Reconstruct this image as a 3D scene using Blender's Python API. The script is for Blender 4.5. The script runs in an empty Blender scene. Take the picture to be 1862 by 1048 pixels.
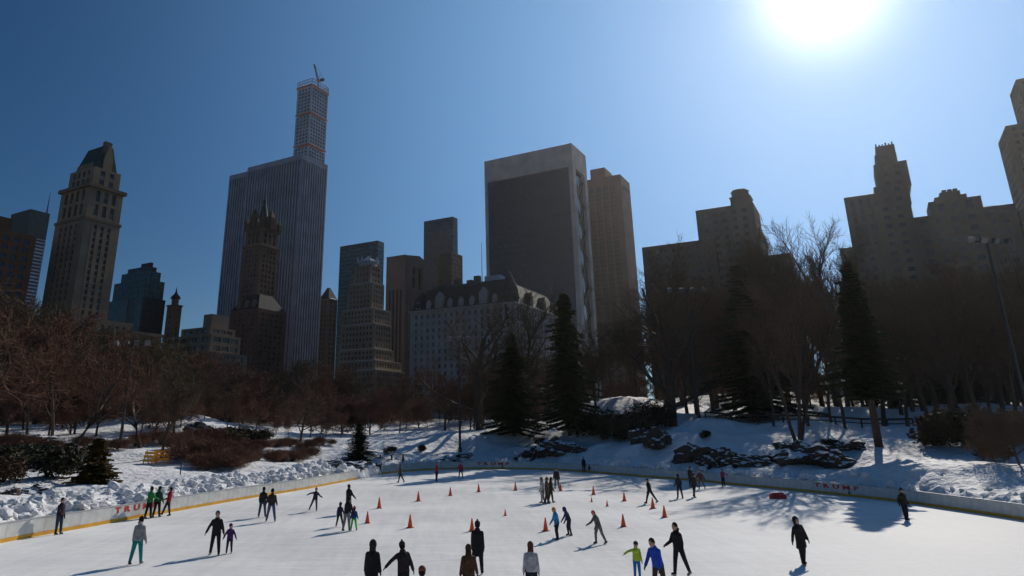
import bpy, bmesh, math, random
import numpy as np
from mathutils import Vector, Matrix, Euler
R = math.radians
random.seed(7)
scene = bpy.context.scene
COL = scene.collection

# ------------------------------------------------------------------ camera
PX, PY, F, CH = 800.0, 386.0, 1263.0, 5.4        # principal point, focal length in photo pixels, eye height
PITCH = math.atan2(389, 1263)
cam = bpy.data.cameras.new('camera'); cam_o = bpy.data.objects.new('camera', cam); COL.objects.link(cam_o)
cam_o.location = (0, 0, CH); cam_o.rotation_euler = (R(90) + PITCH, 0, 0)
cam.sensor_width = 36; cam.lens = F / 1862 * 36
cam.shift_x = (931 - PX) / 1862; cam.shift_y = -(524 - PY) / 1862
cam.clip_end = 20000
scene.camera = cam_o

# ------------------------------------------------------------------ light
SUN_AZ, SUN_EL = 32.6, 30.6                       # degrees right of straight ahead, above the horizon
sun_dir = Vector((math.sin(R(SUN_AZ)) * math.cos(R(SUN_EL)), math.cos(R(SUN_AZ)) * math.cos(R(SUN_EL)), math.sin(R(SUN_EL))))
w = bpy.data.worlds.new('World'); scene.world = w; w.use_nodes = True
nt = w.node_tree; nt.nodes.clear()
sky = nt.nodes.new('ShaderNodeTexSky'); sky.sky_type = 'NISHITA'; sky.sun_disc = False
sky.sun_elevation = R(SUN_EL); sky.sun_rotation = R(SUN_AZ)
sky.air_density = 1.15; sky.dust_density = 0.0; sky.ozone_density = 6.5; sky.altitude = 1200
bg = nt.nodes.new('ShaderNodeBackground'); bg.inputs['Strength'].default_value = 0.052
# bright aureole of the low sun, which stands inside the frame
tc = nt.nodes.new('ShaderNodeTexCoord')
dot = nt.nodes.new('ShaderNodeVectorMath'); dot.operation = 'DOT_PRODUCT'; dot.inputs[1].default_value = sun_dir
nt.links.new(tc.outputs['Generated'], dot.inputs[0])
def wmath(op, a, b):
    n = nt.nodes.new('ShaderNodeMath'); n.operation = op
    for i, v in enumerate((a, b)):
        if isinstance(v, (int, float)): n.inputs[i].default_value = v
        else: nt.links.new(v, n.inputs[i])
    return n.outputs[0]
dp = wmath('MAXIMUM', dot.outputs['Value'], 0.0)
def lobe(power, amount, col, prev):
    e = nt.nodes.new('ShaderNodeBackground'); e.inputs['Color'].default_value = (*col, 1)
    nt.links.new(wmath('MULTIPLY', wmath('POWER', dp, power), amount), e.inputs['Strength'])
    a = nt.nodes.new('ShaderNodeAddShader'); nt.links.new(prev, a.inputs[0]); nt.links.new(e.outputs[0], a.inputs[1]); return a.outputs[0]
out = nt.nodes.new('ShaderNodeOutputWorld')
hs = nt.nodes.new('ShaderNodeHueSaturation'); hs.inputs['Saturation'].default_value = 1.2; hs.inputs['Value'].default_value = .90
nt.links.new(sky.outputs['Color'], hs.inputs['Color']); nt.links.new(hs.outputs['Color'], bg.inputs['Color'])
res = lobe(5.0, 0.66, (.29, .60, 1.0), bg.outputs[0])
res = lobe(40.0, 0.05, (1.0, .84, .55), res)
res = lobe(480.0, 1.35, (1.0, .98, .94), res)
nt.links.new(res, out.inputs['Surface'])
sl = bpy.data.lights.new('sun', 'SUN'); sl.energy = 4.2; sl.angle = R(0.5); sl.color = (1.0, 0.93, 0.83)
so = bpy.data.objects.new('sun', sl); COL.objects.link(so); so.rotation_euler = sun_dir.to_track_quat('Z', 'Y').to_euler()
so.location = sun_dir * 300
scene.view_settings.view_transform = 'Standard'; scene.view_settings.look = 'None'
scene.view_settings.exposure = -0.25; scene.view_settings.gamma = 1.0; scene.view_settings.use_curve_mapping = False
scene.render.engine = 'CYCLES'
scene.cycles.max_bounces = 6; scene.cycles.diffuse_bounces = 3; scene.cycles.glossy_bounces = 2
scene.cycles.transmission_bounces = 2; scene.cycles.transparent_max_bounces = 4; scene.cycles.caustics_reflective = False

# ------------------------------------------------------------------ from a place in the photograph to a place in the park
cP, sP = math.cos(PITCH), math.sin(PITCH)
def ray(x, y):
    a = x - PX; b = PY - y
    return a, F * cP - b * sP, F * sP + b * cP
def gp(x, y, z=0.0):                              # point of the plane z seen at (x, y)
    r = ray(x, y); t = (z - CH) / r[2]; return Vector((r[0] * t, r[1] * t, z))
def at(x, y, Y):                                  # point at forward distance Y seen at (x, y)
    r = ray(x, y); t = Y / r[1]; return Vector((r[0] * t, Y, CH + r[2] * t))
def proj_x(p):
    z = p.z - CH; f = p.y * cP + z * sP
    return PX + F * p.x / f

# ------------------------------------------------------------------ mesh helpers
class MB:
    def __init__(s): s.v = []; s.f = []; s.m = []
    def add(s, vs, fs, mi=0):
        o = len(s.v); s.v.extend(vs); s.f.extend([tuple(i + o for i in f) for f in fs]); s.m.extend([mi] * len(fs)); return s
    def box(s, x0, x1, y0, y1, z0, z1, mi=0):
        return s.add([(x0,y0,z0),(x1,y0,z0),(x1,y1,z0),(x0,y1,z0),(x0,y0,z1),(x1,y0,z1),(x1,y1,z1),(x0,y1,z1)],
              [(0,3,2,1),(4,5,6,7),(0,1,5,4),(1,2,6,5),(2,3,7,6),(3,0,4,7)], mi)
    def frustum(s, x0, x1, y0, y1, z0, X0, X1, Y0, Y1, z1, mi=0):
        return s.add([(x0,y0,z0),(x1,y0,z0),(x1,y1,z0),(x0,y1,z0),(X0,Y0,z1),(X1,Y0,z1),(X1,Y1,z1),(X0,Y1,z1)],
              [(0,3,2,1),(4,5,6,7),(0,1,5,4),(1,2,6,5),(2,3,7,6),(3,0,4,7)], mi)
    def prism(s, pts, y0, y1, mi=0):              # outline in xz, extruded in y
        n = len(pts)
        return s.add([(p[0], y0, p[1]) for p in pts] + [(p[0], y1, p[1]) for p in pts],
              [tuple(range(n)), tuple(range(2*n-1, n-1, -1))] + [(i, i+n, (i+1) % n + n, (i+1) % n) for i in range(n)], mi)
    def tube(s, pts, rad, n=6, mi=0, cap=True):
        pts = [Vector(p) for p in pts]; o = len(s.v); k = len(pts)
        for i, p in enumerate(pts):
            d = (pts[min(i+1, k-1)] - pts[max(i-1, 0)])
            d = d.normalized() if d.length > 1e-9 else Vector((0,0,1))
            a = d.cross(Vector((0,0,1)) if abs(d.z) < .9 else Vector((1,0,0))).normalized(); b = d.cross(a)
            r = rad[i] if isinstance(rad, (list, tuple)) else rad
            for j in range(n):
                t = 2 * math.pi * j / n; q = p + a * (r * math.cos(t)) + b * (r * math.sin(t)); s.v.append((q.x, q.y, q.z))
        for i in range(k - 1):
            for j in range(n):
                s.f.append((o+i*n+j, o+i*n+(j+1) % n, o+(i+1)*n+(j+1) % n, o+(i+1)*n+j)); s.m.append(mi)
        if cap:
            s.f.append(tuple(o+j for j in range(n-1, -1, -1))); s.f.append(tuple(o+(k-1)*n+j for j in range(n))); s.m += [mi, mi]
        return s
    def loft(s, rings, n=14, mi=0, ax=None, ay=None):   # rings: (centre, rx, ry)
        ax = ax or Vector((1,0,0)); ay = ay or Vector((0,1,0)); o = len(s.v)
        for c, rx, ry in rings:
            c = Vector(c)
            for j in range(n):
                t = 2*math.pi*j/n; q = c + ax*(rx*math.cos(t)) + ay*(ry*math.sin(t)); s.v.append((q.x,q.y,q.z))
        k = len(rings)
        for i in range(k-1):
            for j in range(n):
                s.f.append((o+i*n+j, o+i*n+(j+1) % n, o+(i+1)*n+(j+1) % n, o+(i+1)*n+j)); s.m.append(mi)
        s.f.append(tuple(o+j for j in range(n-1,-1,-1))); s.f.append(tuple(o+(k-1)*n+j for j in range(n))); s.m += [mi, mi]
        return s
    def ball(s, c, r, n=10, k=7, mi=0, M=None):
        c = Vector(c); r = Vector(r) if not isinstance(r, (int, float)) else Vector((r,r,r)); o = len(s.v)
        for i in range(k+1):
            ph = math.pi*i/k
            for j in range(n):
                t = 2*math.pi*j/n; q = Vector((r.x*math.sin(ph)*math.cos(t), r.y*math.sin(ph)*math.sin(t), -r.z*math.cos(ph)))
                if M: q = M @ q
                q = c + q; s.v.append((q.x,q.y,q.z))
        for i in range(k):
            for j in range(n):
                s.f.append((o+i*n+j, o+i*n+(j+1) % n, o+(i+1)*n+(j+1) % n, o+(i+1)*n+j)); s.m.append(mi)
        return s
    def capsule(s, p0, r0, p1, r1, n=10):
        p0, p1 = Vector(p0), Vector(p1); d = p1 - p0; L = max(d.length, 1e-5); d = d / L
        pts = [p0 - d*r0*.95, p0 - d*r0*.7, p0, p1, p1 + d*r1*.7, p1 + d*r1*.95]
        return s.tube(pts, [r0*.3, r0*.72, r0, r1, r1*.72, r1*.3], n)
    def mesh(s, name, mats, smooth=False):
        me = bpy.data.meshes.new(name); me.from_pydata(s.v, [], s.f)
        for m in (mats if isinstance(mats, (list, tuple)) else [mats]): me.materials.append(m)
        if any(s.m): me.polygons.foreach_set('material_index', s.m)
        if smooth: me.polygons.foreach_set('use_smooth', [True] * len(s.f))
        me.update(); return me
    def build(s, name, mats, parent=None, smooth=False, stuff=False):
        return link(name, s.mesh(name, mats, smooth), parent, stuff)
def link(name, me, parent=None, stuff=False, loc=None, rot=None, scale=None):
    o = bpy.data.objects.new(name, me); COL.objects.link(o)
    if parent is not None: o.parent = parent
    if stuff: o['kind'] = 'stuff'
    if loc is not None: o.location = loc
    if rot is not None: o.rotation_euler = rot
    if scale is not None: o.scale = scale
    return o
def thing(name, label, cat, loc=(0,0,0), rz=0.0, group=None, scale=None):
    o = link(name, None, None, loc=loc, rot=(0,0,rz), scale=scale); o['label'] = label; o['category'] = cat
    if group: o['group'] = group
    return o
def tag(o, label, cat, group=None):
    o['label'] = label; o['category'] = cat
    if group: o['group'] = group
    return o

# ------------------------------------------------------------------ materials
def mat(name, col, rough=.7, spec=.3, var=.15, vscale=1.0, bump=0.0, bscale=8.0, metal=0.0, col2=None, stretch=None):
    m = bpy.data.materials.new(name); m.use_nodes = True; n = m.node_tree.nodes; l = m.node_tree.links
    b = n['Principled BSDF']; b.inputs['Roughness'].default_value = rough; b.inputs['Metallic'].default_value = metal
    b.inputs['Specular IOR Level'].default_value = spec
    t = n.new('ShaderNodeTexCoord'); co = t.outputs['Object']
    if stretch:
        mp = n.new('ShaderNodeMapping'); mp.inputs['Scale'].default_value = stretch; l.new(co, mp.inputs['Vector']); co = mp.outputs['Vector']
    nz = n.new('ShaderNodeTexNoise'); nz.inputs['Scale'].default_value = vscale; nz.inputs['Detail'].default_value = 5; l.new(co, nz.inputs['Vector'])
    rp = n.new('ShaderNodeValToRGB'); rp.color_ramp.elements[0].position = .32; rp.color_ramp.elements[1].position = .68
    c2 = col2 or tuple(min(1, c * (1 + var)) for c in col); c1 = col if col2 else tuple(c * (1 - var) for c in col)
    rp.color_ramp.elements[0].color = (*c1, 1); rp.color_ramp.elements[1].color = (*c2, 1)
    l.new(nz.outputs['Fac'], rp.inputs['Fac']); l.new(rp.outputs['Color'], b.inputs['Base Color'])
    if bump:
        n2 = n.new('ShaderNodeTexNoise'); n2.inputs['Scale'].default_value = bscale; n2.inputs['Detail'].default_value = 6; l.new(co, n2.inputs['Vector'])
        bp = n.new('ShaderNodeBump'); bp.inputs['Strength'].default_value = bump; bp.inputs['Distance'].default_value = .1
        l.new(n2.outputs['Fac'], bp.inputs['Height']); l.new(bp.outputs['Normal'], b.inputs['Normal'])
    return m
def glass_mat(name, col, rough=.12, blind=.12, cell=(3.0, 3.0, 3.6), blind_col=(.22, .2, .17)):
    """window glass: dark, glossy, some panes with blinds drawn (random per cell of the building's own grid)"""
    m = bpy.data.materials.new(name); m.use_nodes = True; n = m.node_tree.nodes; l = m.node_tree.links
    b = n['Principled BSDF']; b.inputs['Roughness'].default_value = rough; b.inputs['Specular IOR Level'].default_value = .5
    t = n.new('ShaderNodeTexCoord'); dv = n.new('ShaderNodeVectorMath'); dv.operation = 'DIVIDE'; dv.inputs[1].default_value = cell
    fl = n.new('ShaderNodeVectorMath'); fl.operation = 'FLOOR'; wn = n.new('ShaderNodeTexWhiteNoise'); wn.noise_dimensions = '3D'
    l.new(t.outputs['Object'], dv.inputs[0]); l.new(dv.outputs[0], fl.inputs[0]); l.new(fl.outputs[0], wn.inputs['Vector'])
    rp = n.new('ShaderNodeValToRGB'); rp.color_ramp.interpolation = 'CONSTANT'; e = rp.color_ramp.elements
    e[0].color = (*col, 1); e[1].position = 1 - blind; e[1].color = (*blind_col, 1)
    k = e.new(.5); k.color = (*[c * 1.5 for c in col], 1)
    l.new(wn.outputs['Value'], rp.inputs['Fac']); l.new(rp.outputs['Color'], b.inputs['Base Color'])
    return m

M = {}
def snow_mat(name, lumps=.5):
    m = bpy.data.materials.new(name); m.use_nodes = True; n = m.node_tree.nodes; l = m.node_tree.links
    b = n['Principled BSDF']; b.inputs['Roughness'].default_value = .75; b.inputs['Specular IOR Level'].default_value = .25
    g = n.new('ShaderNodeNewGeometry'); nz = n.new('ShaderNodeTexNoise'); nz.inputs['Scale'].default_value = .55; nz.inputs['Detail'].default_value = 8
    nz.inputs['Roughness'].default_value = .68
    l.new(g.outputs['Position'], nz.inputs['Vector'])
    rp = n.new('ShaderNodeValToRGB'); e = rp.color_ramp.elements
    e[0].position = .24; e[0].color = (.30, .24, .19, 1); e[1].position = .62; e[1].color = (.82, .82, .83, 1); k = e.new(.36); k.color = (.70, .69, .68, 1)
    l.new(nz.outputs['Fac'], rp.inputs['Fac'])
    # past the open slopes the woods' litter shows, and then the city's streets
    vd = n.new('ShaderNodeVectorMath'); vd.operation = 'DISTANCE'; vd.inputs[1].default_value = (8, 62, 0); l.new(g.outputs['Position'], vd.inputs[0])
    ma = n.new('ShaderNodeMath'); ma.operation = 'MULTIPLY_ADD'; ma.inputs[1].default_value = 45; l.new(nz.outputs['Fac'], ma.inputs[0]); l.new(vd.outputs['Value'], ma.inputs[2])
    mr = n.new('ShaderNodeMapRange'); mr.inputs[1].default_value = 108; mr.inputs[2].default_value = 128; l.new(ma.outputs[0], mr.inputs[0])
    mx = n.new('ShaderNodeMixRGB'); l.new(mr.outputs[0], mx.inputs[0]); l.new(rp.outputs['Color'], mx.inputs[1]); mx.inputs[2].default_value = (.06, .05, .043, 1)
    l.new(mx.outputs[0], b.inputs['Base Color'])
    n2 = n.new('ShaderNodeTexNoise'); n2.inputs['Scale'].default_value = 2.2; n2.inputs['Detail'].default_value = 7; l.new(g.outputs['Position'], n2.inputs['Vector'])
    bp = n.new('ShaderNodeBump'); bp.inputs['Strength'].default_value = lumps; bp.inputs['Distance'].default_value = .25
    l.new(n2.outputs['Fac'], bp.inputs['Height']); l.new(bp.outputs['Normal'], b.inputs['Normal'])
    return m
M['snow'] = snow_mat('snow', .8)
def ice_mat():
    m = bpy.data.materials.new('skated_ice'); m.use_nodes = True; n = m.node_tree.nodes; l = m.node_tree.links
    b = n['Principled BSDF']; b.inputs['Specular IOR Level'].default_value = .045
    g = n.new('ShaderNodeNewGeometry')
    def noise(sc, det, vec=None, rough=.6):
        q = n.new('ShaderNodeTexNoise'); q.inputs['Scale'].default_value = sc; q.inputs['Detail'].default_value = det; q.inputs['Roughness'].default_value = rough
        l.new(vec or g.outputs['Position'], q.inputs['Vector']); return q.outputs['Fac']
    mp = n.new('ShaderNodeMapping'); mp.inputs['Scale'].default_value = (1.2, .12, 1); mp.inputs['Rotation'].default_value = (0, 0, .5); l.new(g.outputs['Position'], mp.inputs['Vector'])
    mp2 = n.new('ShaderNodeMapping'); mp2.inputs['Scale'].default_value = (.16, 1.5, 1); mp2.inputs['Rotation'].default_value = (0, 0, .25); l.new(g.outputs['Position'], mp2.inputs['Vector'])
    a = noise(.09, 4); s1 = noise(1.6, 6, mp.outputs[0], .7); s2 = noise(1.4, 6, mp2.outputs[0], .7)
    def mth(op, x, y):
        q = n.new('ShaderNodeMath'); q.operation = op
        for i, v in enumerate((x, y)):
            if isinstance(v, float): q.inputs[i].default_value = v
            else: l.new(v, q.inputs[i])
        return q.outputs[0]
    # long skate cuts in several directions and grains of shaved snow
    def cuts(rot, seed):
        q = n.new('ShaderNodeMapping'); q.inputs['Scale'].default_value = (.05, 2.6, 1); q.inputs['Rotation'].default_value = (0, 0, rot); q.inputs['Location'].default_value = (seed, seed*2, 0)
        dn = n.new('ShaderNodeTexNoise'); dn.inputs['Scale'].default_value = .05; l.new(g.outputs['Position'], dn.inputs['Vector'])
        dm = n.new('ShaderNodeVectorMath'); dm.operation = 'MULTIPLY_ADD'; dm.inputs[1].default_value = (14, 14, 0); l.new(dn.outputs['Color'], dm.inputs[0]); l.new(g.outputs['Position'], dm.inputs[2])
        l.new(dm.outputs[0], q.inputs['Vector']); f = noise(3.0, 5, q.outputs[0], .75)
        k = n.new('ShaderNodeMapRange'); k.inputs[1].default_value = .60; k.inputs[2].default_value = .72; l.new(f, k.inputs[0]); return k.outputs[0]
    cut = mth('ADD', mth('ADD', cuts(.3, 3.0), cuts(1.5, 11.0)), cuts(2.4, 23.0))
    grain = noise(5.0, 5, None, .75)
    tot = mth('ADD', mth('ADD', mth('MULTIPLY', a, .42), mth('MULTIPLY', mth('ADD', s1, s2), .22)), mth('ADD', mth('MULTIPLY', cut, .26), mth('MULTIPLY', grain, .20)))
    rp = n.new('ShaderNodeValToRGB'); e = rp.color_ramp.elements
    e[0].position = .40; e[0].color = (.58, .58, .575, 1); e[1].position = .64; e[1].color = (.91, .90, .875, 1)
    l.new(tot, rp.inputs['Fac']); l.new(rp.outputs['Color'], b.inputs['Base Color'])
    rr = n.new('ShaderNodeMapRange'); rr.inputs[1].default_value = .35; rr.inputs[2].default_value = .65; rr.inputs[3].default_value = .52; rr.inputs[4].default_value = .72
    l.new(tot, rr.inputs[0]); l.new(rr.outputs[0], b.inputs['Roughness'])
    bp = n.new('ShaderNodeBump'); bp.inputs['Strength'].default_value = .25; bp.inputs['Distance'].default_value = .02
    l.new(mth('ADD', s1, s2), bp.inputs['Height']); l.new(bp.outputs['Normal'], b.inputs['Normal'])
    return m
M['ice'] = ice_mat()
M['board'] = mat('board_plastic', (.60, .60, .57), .45, .4, .14, 2.2)
M['kick'] = mat('yellow_kick_plastic', (.66, .34, .03), .45, .4, .12, 2.0)
M['cap'] = mat('board_cap_rail', (.42, .43, .44), .5, .4, .1, 2.0)
M['red'] = mat('red_vinyl', (.55, .03, .03), .5, .3, .08)
M['green_v'] = mat('green_vinyl', (.03, .16, .07), .5, .3, .08)
def rock_mat():
    m = bpy.data.materials.new('snowy_rock'); m.use_nodes = True; n = m.node_tree.nodes; l = m.node_tree.links
    b = n['Principled BSDF']; b.inputs['Roughness'].default_value = .85; b.inputs['Specular IOR Level'].default_value = .2
    g = n.new('ShaderNodeNewGeometry'); nz = n.new('ShaderNodeTexNoise'); nz.inputs['Scale'].default_value = 1.6; nz.inputs['Detail'].default_value = 7
    l.new(g.outputs['Position'], nz.inputs['Vector'])
    rp = n.new('ShaderNodeValToRGB'); rp.color_ramp.elements[0].color = (.03, .023, .019, 1); rp.color_ramp.elements[1].color = (.10, .078, .062, 1)
    l.new(nz.outputs['Fac'], rp.inputs['Fac'])
    sx = n.new('ShaderNodeSeparateXYZ'); l.new(g.outputs['Normal'], sx.inputs[0])
    ad = n.new('ShaderNodeMath'); ad.operation = 'MULTIPLY_ADD'; ad.inputs[1].default_value = .9; l.new(nz.outputs['Fac'], ad.inputs[0]); l.new(sx.outputs['Z'], ad.inputs[2])
    mr = n.new('ShaderNodeMapRange'); mr.inputs[1].default_value = 1.18; mr.inputs[2].default_value = 1.26; l.new(ad.outputs[0], mr.inputs[0])
    mx = n.new('ShaderNodeMixRGB'); l.new(mr.outputs[0], mx.inputs[0]); l.new(rp.outputs['Color'], mx.inputs[1]); mx.inputs[2].default_value = (.8, .8, .81, 1)
    l.new(mx.outputs[0], b.inputs['Base Color'])
    bp = n.new('ShaderNodeBump'); bp.inputs['Strength'].default_value = .6; bp.inputs['Distance'].default_value = .15
    l.new(nz.outputs['Fac'], bp.inputs['Height']); l.new(bp.outputs['Normal'], b.inputs['Normal'])
    return m
M['rock'] = rock_mat()
M['bark'] = mat('bark_grey_brown', (.085, .062, .048), .9, .15, .3, 6.0, .4, 20)
M['twig_red'] = mat('twigs_red_brown', (.16, .082, .054), .9, .12, .25, .6)
M['twig_brown'] = mat('twigs_brown', (.125, .083, .055), .9, .12, .25, .6)
M['twig_olive'] = mat('twigs_olive', (.105, .083, .046), .9, .12, .25, .6)
M['needle'] = mat('conifer_needles', (.048, .062, .026), .8, .2, .35, .8, col2=(.10, .095, .038))
M['needle_dark'] = mat('conifer_needles_dark', (.034, .046, .02), .8, .2, .35, .8, col2=(.068, .07, .03))
M['leaf_gold'] = mat('evergreen_gold_brown', (.06, .05, .018), .8, .2, .35, 1.2, col2=(.17, .105, .028))
M['leaf_dark'] = mat('shrub_dark', (.022, .026, .013), .8, .2, .35, 1.2, col2=(.05, .045, .022))
M['leaf_rust'] = mat('shrub_rust', (.05, .03, .016), .85, .2, .35, 1.2, col2=(.10, .055, .03))
M['black_metal'] = mat('black_painted_metal', (.025, .025, .027), .5, .5, .2, 3.0)
M['lamp_grey'] = mat('floodlight_housing', (.10, .10, .10), .4, .5, .1, 3.0, metal=.3)
M['lamp_glass'] = mat('floodlight_glass', (.12, .12, .12), .1, .6, .05)
M['orange'] = mat('orange_cone_plastic', (.85, .12, .03), .5, .4, .12, 4.0)
M['cone_base'] = mat('orange_cone_foot', (.50, .05, .02), .6, .3, .12, 4.0)
M['blue_canvas'] = mat('blue_canvas', (.05, .12, .38), .8, .2, .1)
M['wood'] = mat('weathered_wood', (.06, .045, .035), .85, .2, .25, 5.0)
M['yellow'] = mat('yellow_plastic', (.75, .38, .02), .5, .4, .1)
M['skin'] = mat('skin', (.42, .24, .17), .55, .4, .08, 20)
M['steel'] = mat('blade_steel', (.5, .5, .52), .3, .5, .05, metal=.8)

# ------------------------------------------------------------------ numpy noise
_rng = np.random.RandomState(3); _T = _rng.rand(256, 256)
def vnoise(x, y):
    xi = np.floor(x).astype(int); yi = np.floor(y).astype(int); fx = x - xi; fy = y - yi
    fx = fx*fx*(3-2*fx); fy = fy*fy*(3-2*fy); g = lambda a, b: _T[a % 256, b % 256]
    return (g(xi,yi)*(1-fx)+g(xi+1,yi)*fx)*(1-fy) + (g(xi,yi+1)*(1-fx)+g(xi+1,yi+1)*fx)*fy - .5
def fbm(x, y, o=4):
    r = 0; a = 1
    for k in range(o): r = r + a * vnoise(x * 2**k + 17*k, y * 2**k + 31*k); a *= .5
    return r

# ------------------------------------------------------------------ the rink's outline
def catmull(P, step):
    P = [Vector(p) for p in P]; Q = []
    for i in range(len(P)-1):
        p0, p1, p2, p3 = P[max(i-1,0)], P[i], P[i+1], P[min(i+2, len(P)-1)]
        for k in range(20):
            t = k/20; Q.append(.5*((2*p1) + (p2-p0)*t + (2*p0-5*p1+4*p2-p3)*t*t + (3*p1-p0-3*p2+p3)*t**3))
    Q.append(P[-1]); out = [Q[0]]; acc = 0
    for a, b in zip(Q, Q[1:]):
        d = (b-a).length
        while acc + d >= step:
            a = a + (b-a) * ((step-acc)/max(d,1e-9)); out.append(a.copy()); d = (b-a).length; acc = 0
        acc += d
    return out
def g2(x, y): p = gp(x, y); return (p.x, p.y)
LEFT_PTS = [(-19.0, 8), (-21.5, 20), (-21.9, 29)] + [g2(*p) for p in [(0,988),(170,957),(330,928),(450,907),(560,889),(661,869.5)]]
FAR_PTS = [g2(*p) for p in [(693,863),(735,858),(804,854),(870,853),(945,853.3),(1026,856.3),(1093,861),(1169,867.5),(1260,874.5),(1359,884.5),(1480,896),(1626,912),(1709,923.6),(1862,946.5)]] + [(34.6, 32), (33.2, 20), (30, 8)]
left_line = catmull([(*p, 0) for p in LEFT_PTS], 2.44); far_line = catmull([(*p, 0) for p in FAR_PTS], 2.44)
RINK = np.array([(p.x, p.y) for p in left_line + far_line])
def rink_dist(X, Y):                              # distance outside the outline (negative inside)
    shp = X.shape; x = X.ravel(); y = Y.ravel(); n = len(RINK)
    best = np.full(x.shape, 1e9); ins = np.zeros(x.shape, bool)
    for i in range(n):
        ax, ay = RINK[i]; bx, by = RINK[(i+1) % n]; dx, dy = bx-ax, by-ay; L = dx*dx+dy*dy+1e-12
        t = np.clip(((x-ax)*dx+(y-ay)*dy)/L, 0, 1); best = np.minimum(best, np.hypot(x-ax-t*dx, y-ay-t*dy))
        if ay != by:
            c = ((ay > y) != (by > y)) & (x < (bx-ax)*(y-ay)/(by-ay)+ax); ins ^= c
    return np.where(ins, -best, best).reshape(shp)

# ------------------------------------------------------------------ terrain: snow-covered park
CTRL = [(0,925,39),(0,893,48),(0,872,56),(100,870,56),(200,874,56),(330,860,62),(450,860,68),(560,846,77),(640,842,86),(0,838,66),(0,815,74),
        (120,800,88),(250,797,95),(200,850,66),(300,820,80),(400,815,88),(480,812,92),(290,748,118),(240,760,115),(340,768,112),(390,788,104),(120,780,110),
        (540,800,104),(620,798,106),(700,803,106),(790,782,114),(740,792,110),(850,790,112),(900,780,114),(960,778,114),(700,826,98),(800,828,102),(880,828,103),
        (500,775,150),(300,770,170),(100,765,170),(700,770,160),(860,765,160),
        (950,836,101),(950,810,104),(1010,800,103),(1060,776,108),(1100,800,98),(1100,830,94),(1200,785,94),(1200,838,86),(1160,815,92),(1050,828,99),
        (1283,759,98),(1200,748,114),(1130,722,140),(1300,718,150),(1400,742,118),(1240,790,90),
        (1300,848,79),(1300,806,83),(1290,785,88),(1400,812,79),(1400,790,86),(1400,850,73),(1450,764,93),(1480,815,76),(1500,856,67),(1480,785,86),
        (1650,772,86),(1550,742,112),(1600,850,62),(1600,820,70),(1560,800,77),(1700,835,64),(1700,800,73),(1862,882,51),(1862,845,58),(1862,800,70),(1800,765,88),(1780,840,60),
        (1750,735,120),(1900,740,110),(1600,715,160),(1400,708,180)]
CP = np.array([at(*c)[:] for c in CTRL])
EXTRA = [(-60,40,2.2),(-80,80,4.5),(-90,130,6),(-60,20,2),(-40,12,1.5),(60,20,2),(70,40,3.5),(100,70,6),(120,110,8.5),(120,160,10),(0,200,7),(-120,220,7),(60,230,9),(-40,180,6.5),(60,185,10)]
CP = np.vstack([CP, np.array(EXTRA, float)])
def base_h(X, Y):
    s = 0; wsum = 0
    for cx, cy, cz in CP:
        wt = 1.0 / ((X-cx)**2 + (Y-cy)**2 + 6.0)**1.6; s = s + wt*cz; wsum = wsum + wt
    return s / wsum
def ground_h(X, Y):
    X = np.asarray(X, float); Y = np.asarray(Y, float)
    d = rink_dist(X, Y); b = base_h(X, Y)
    far = np.clip((np.hypot(X, Y-60) - 230) / 250, 0, 1); far = far*far*(3-2*far); b = b*(1-far) + 5.0*far
    t = np.clip((d-.3)/5.0, 0, 1); t = t*t*(3-2*t)
    z = (.72*(1-t) + b*t)
    near = np.exp(-np.clip(d,0,99)/3.0)
    lump = fbm(X/1.0, Y/1.0, 3)*(.16+.75*near) + np.maximum(0, vnoise(X/.7+5, Y/.7)-.12)*1.1*near + fbm(X/6, Y/6, 3)*.5*t + np.abs(fbm(X/2.3+9, Y/2.3, 2))*.5*near
    z = z + lump*np.clip(d/1.0, 0, 1)*(1-far)
    return np.where(d < .5, -.25, z)
def lines(lo, hi, step, flo, fhi):
    fine = list(np.arange(lo, hi+1e-6, step)); a = []; s = step; q = hi
    while q < fhi: s *= 1.35; q += s; a.append(q)
    b = []; s = step; q = lo
    while q > flo: s *= 1.35; q -= s; b.append(q)
    return np.array(b[::-1] + fine + a)
xs = lines(-62, 86, .33, -2200, 2200); ys = lines(24, 132, .33, -1200, 3200)
GX, GY = np.meshgrid(xs, ys); GZ = ground_h(GX, GY)
nx, ny = len(xs), len(ys)
V = np.stack([GX, GY, GZ], -1).reshape(-1, 3)
I = np.arange(nx*ny).reshape(ny, nx); Q = np.stack([I[:-1,:-1], I[:-1,1:], I[1:,1:], I[1:,:-1]], -1).reshape(-1, 4)
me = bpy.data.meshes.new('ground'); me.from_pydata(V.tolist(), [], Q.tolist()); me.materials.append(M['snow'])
me.polygons.foreach_set('use_smooth', [True]*len(Q)); me.update()
ground = link('ground', me); ground['kind'] = 'structure'; ground['label'] = 'snow covered park ground sloping up from the rink'
def tz(x, y):
    ix = min(max(int(np.searchsorted(xs, x))-1, 0), nx-2); iy = min(max(int(np.searchsorted(ys, y))-1, 0), ny-2)
    fx = (x-xs[ix])/(xs[ix+1]-xs[ix]); fy = (y-ys[iy])/(ys[iy+1]-ys[iy])
    return float((GZ[iy,ix]*(1-fx)+GZ[iy,ix+1]*fx)*(1-fy) + (GZ[iy+1,ix]*(1-fx)+GZ[iy+1,ix+1]*fx)*fy)
mb = MB(); n = len(RINK); mb.add([(x, y, 0) for x, y in RINK], [tuple(range(n-1, -1, -1))])
ice = mb.build('ice_rink', M['ice']); ice['kind'] = 'structure'; ice['label'] = 'skated white ice surface of the rink'

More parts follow.
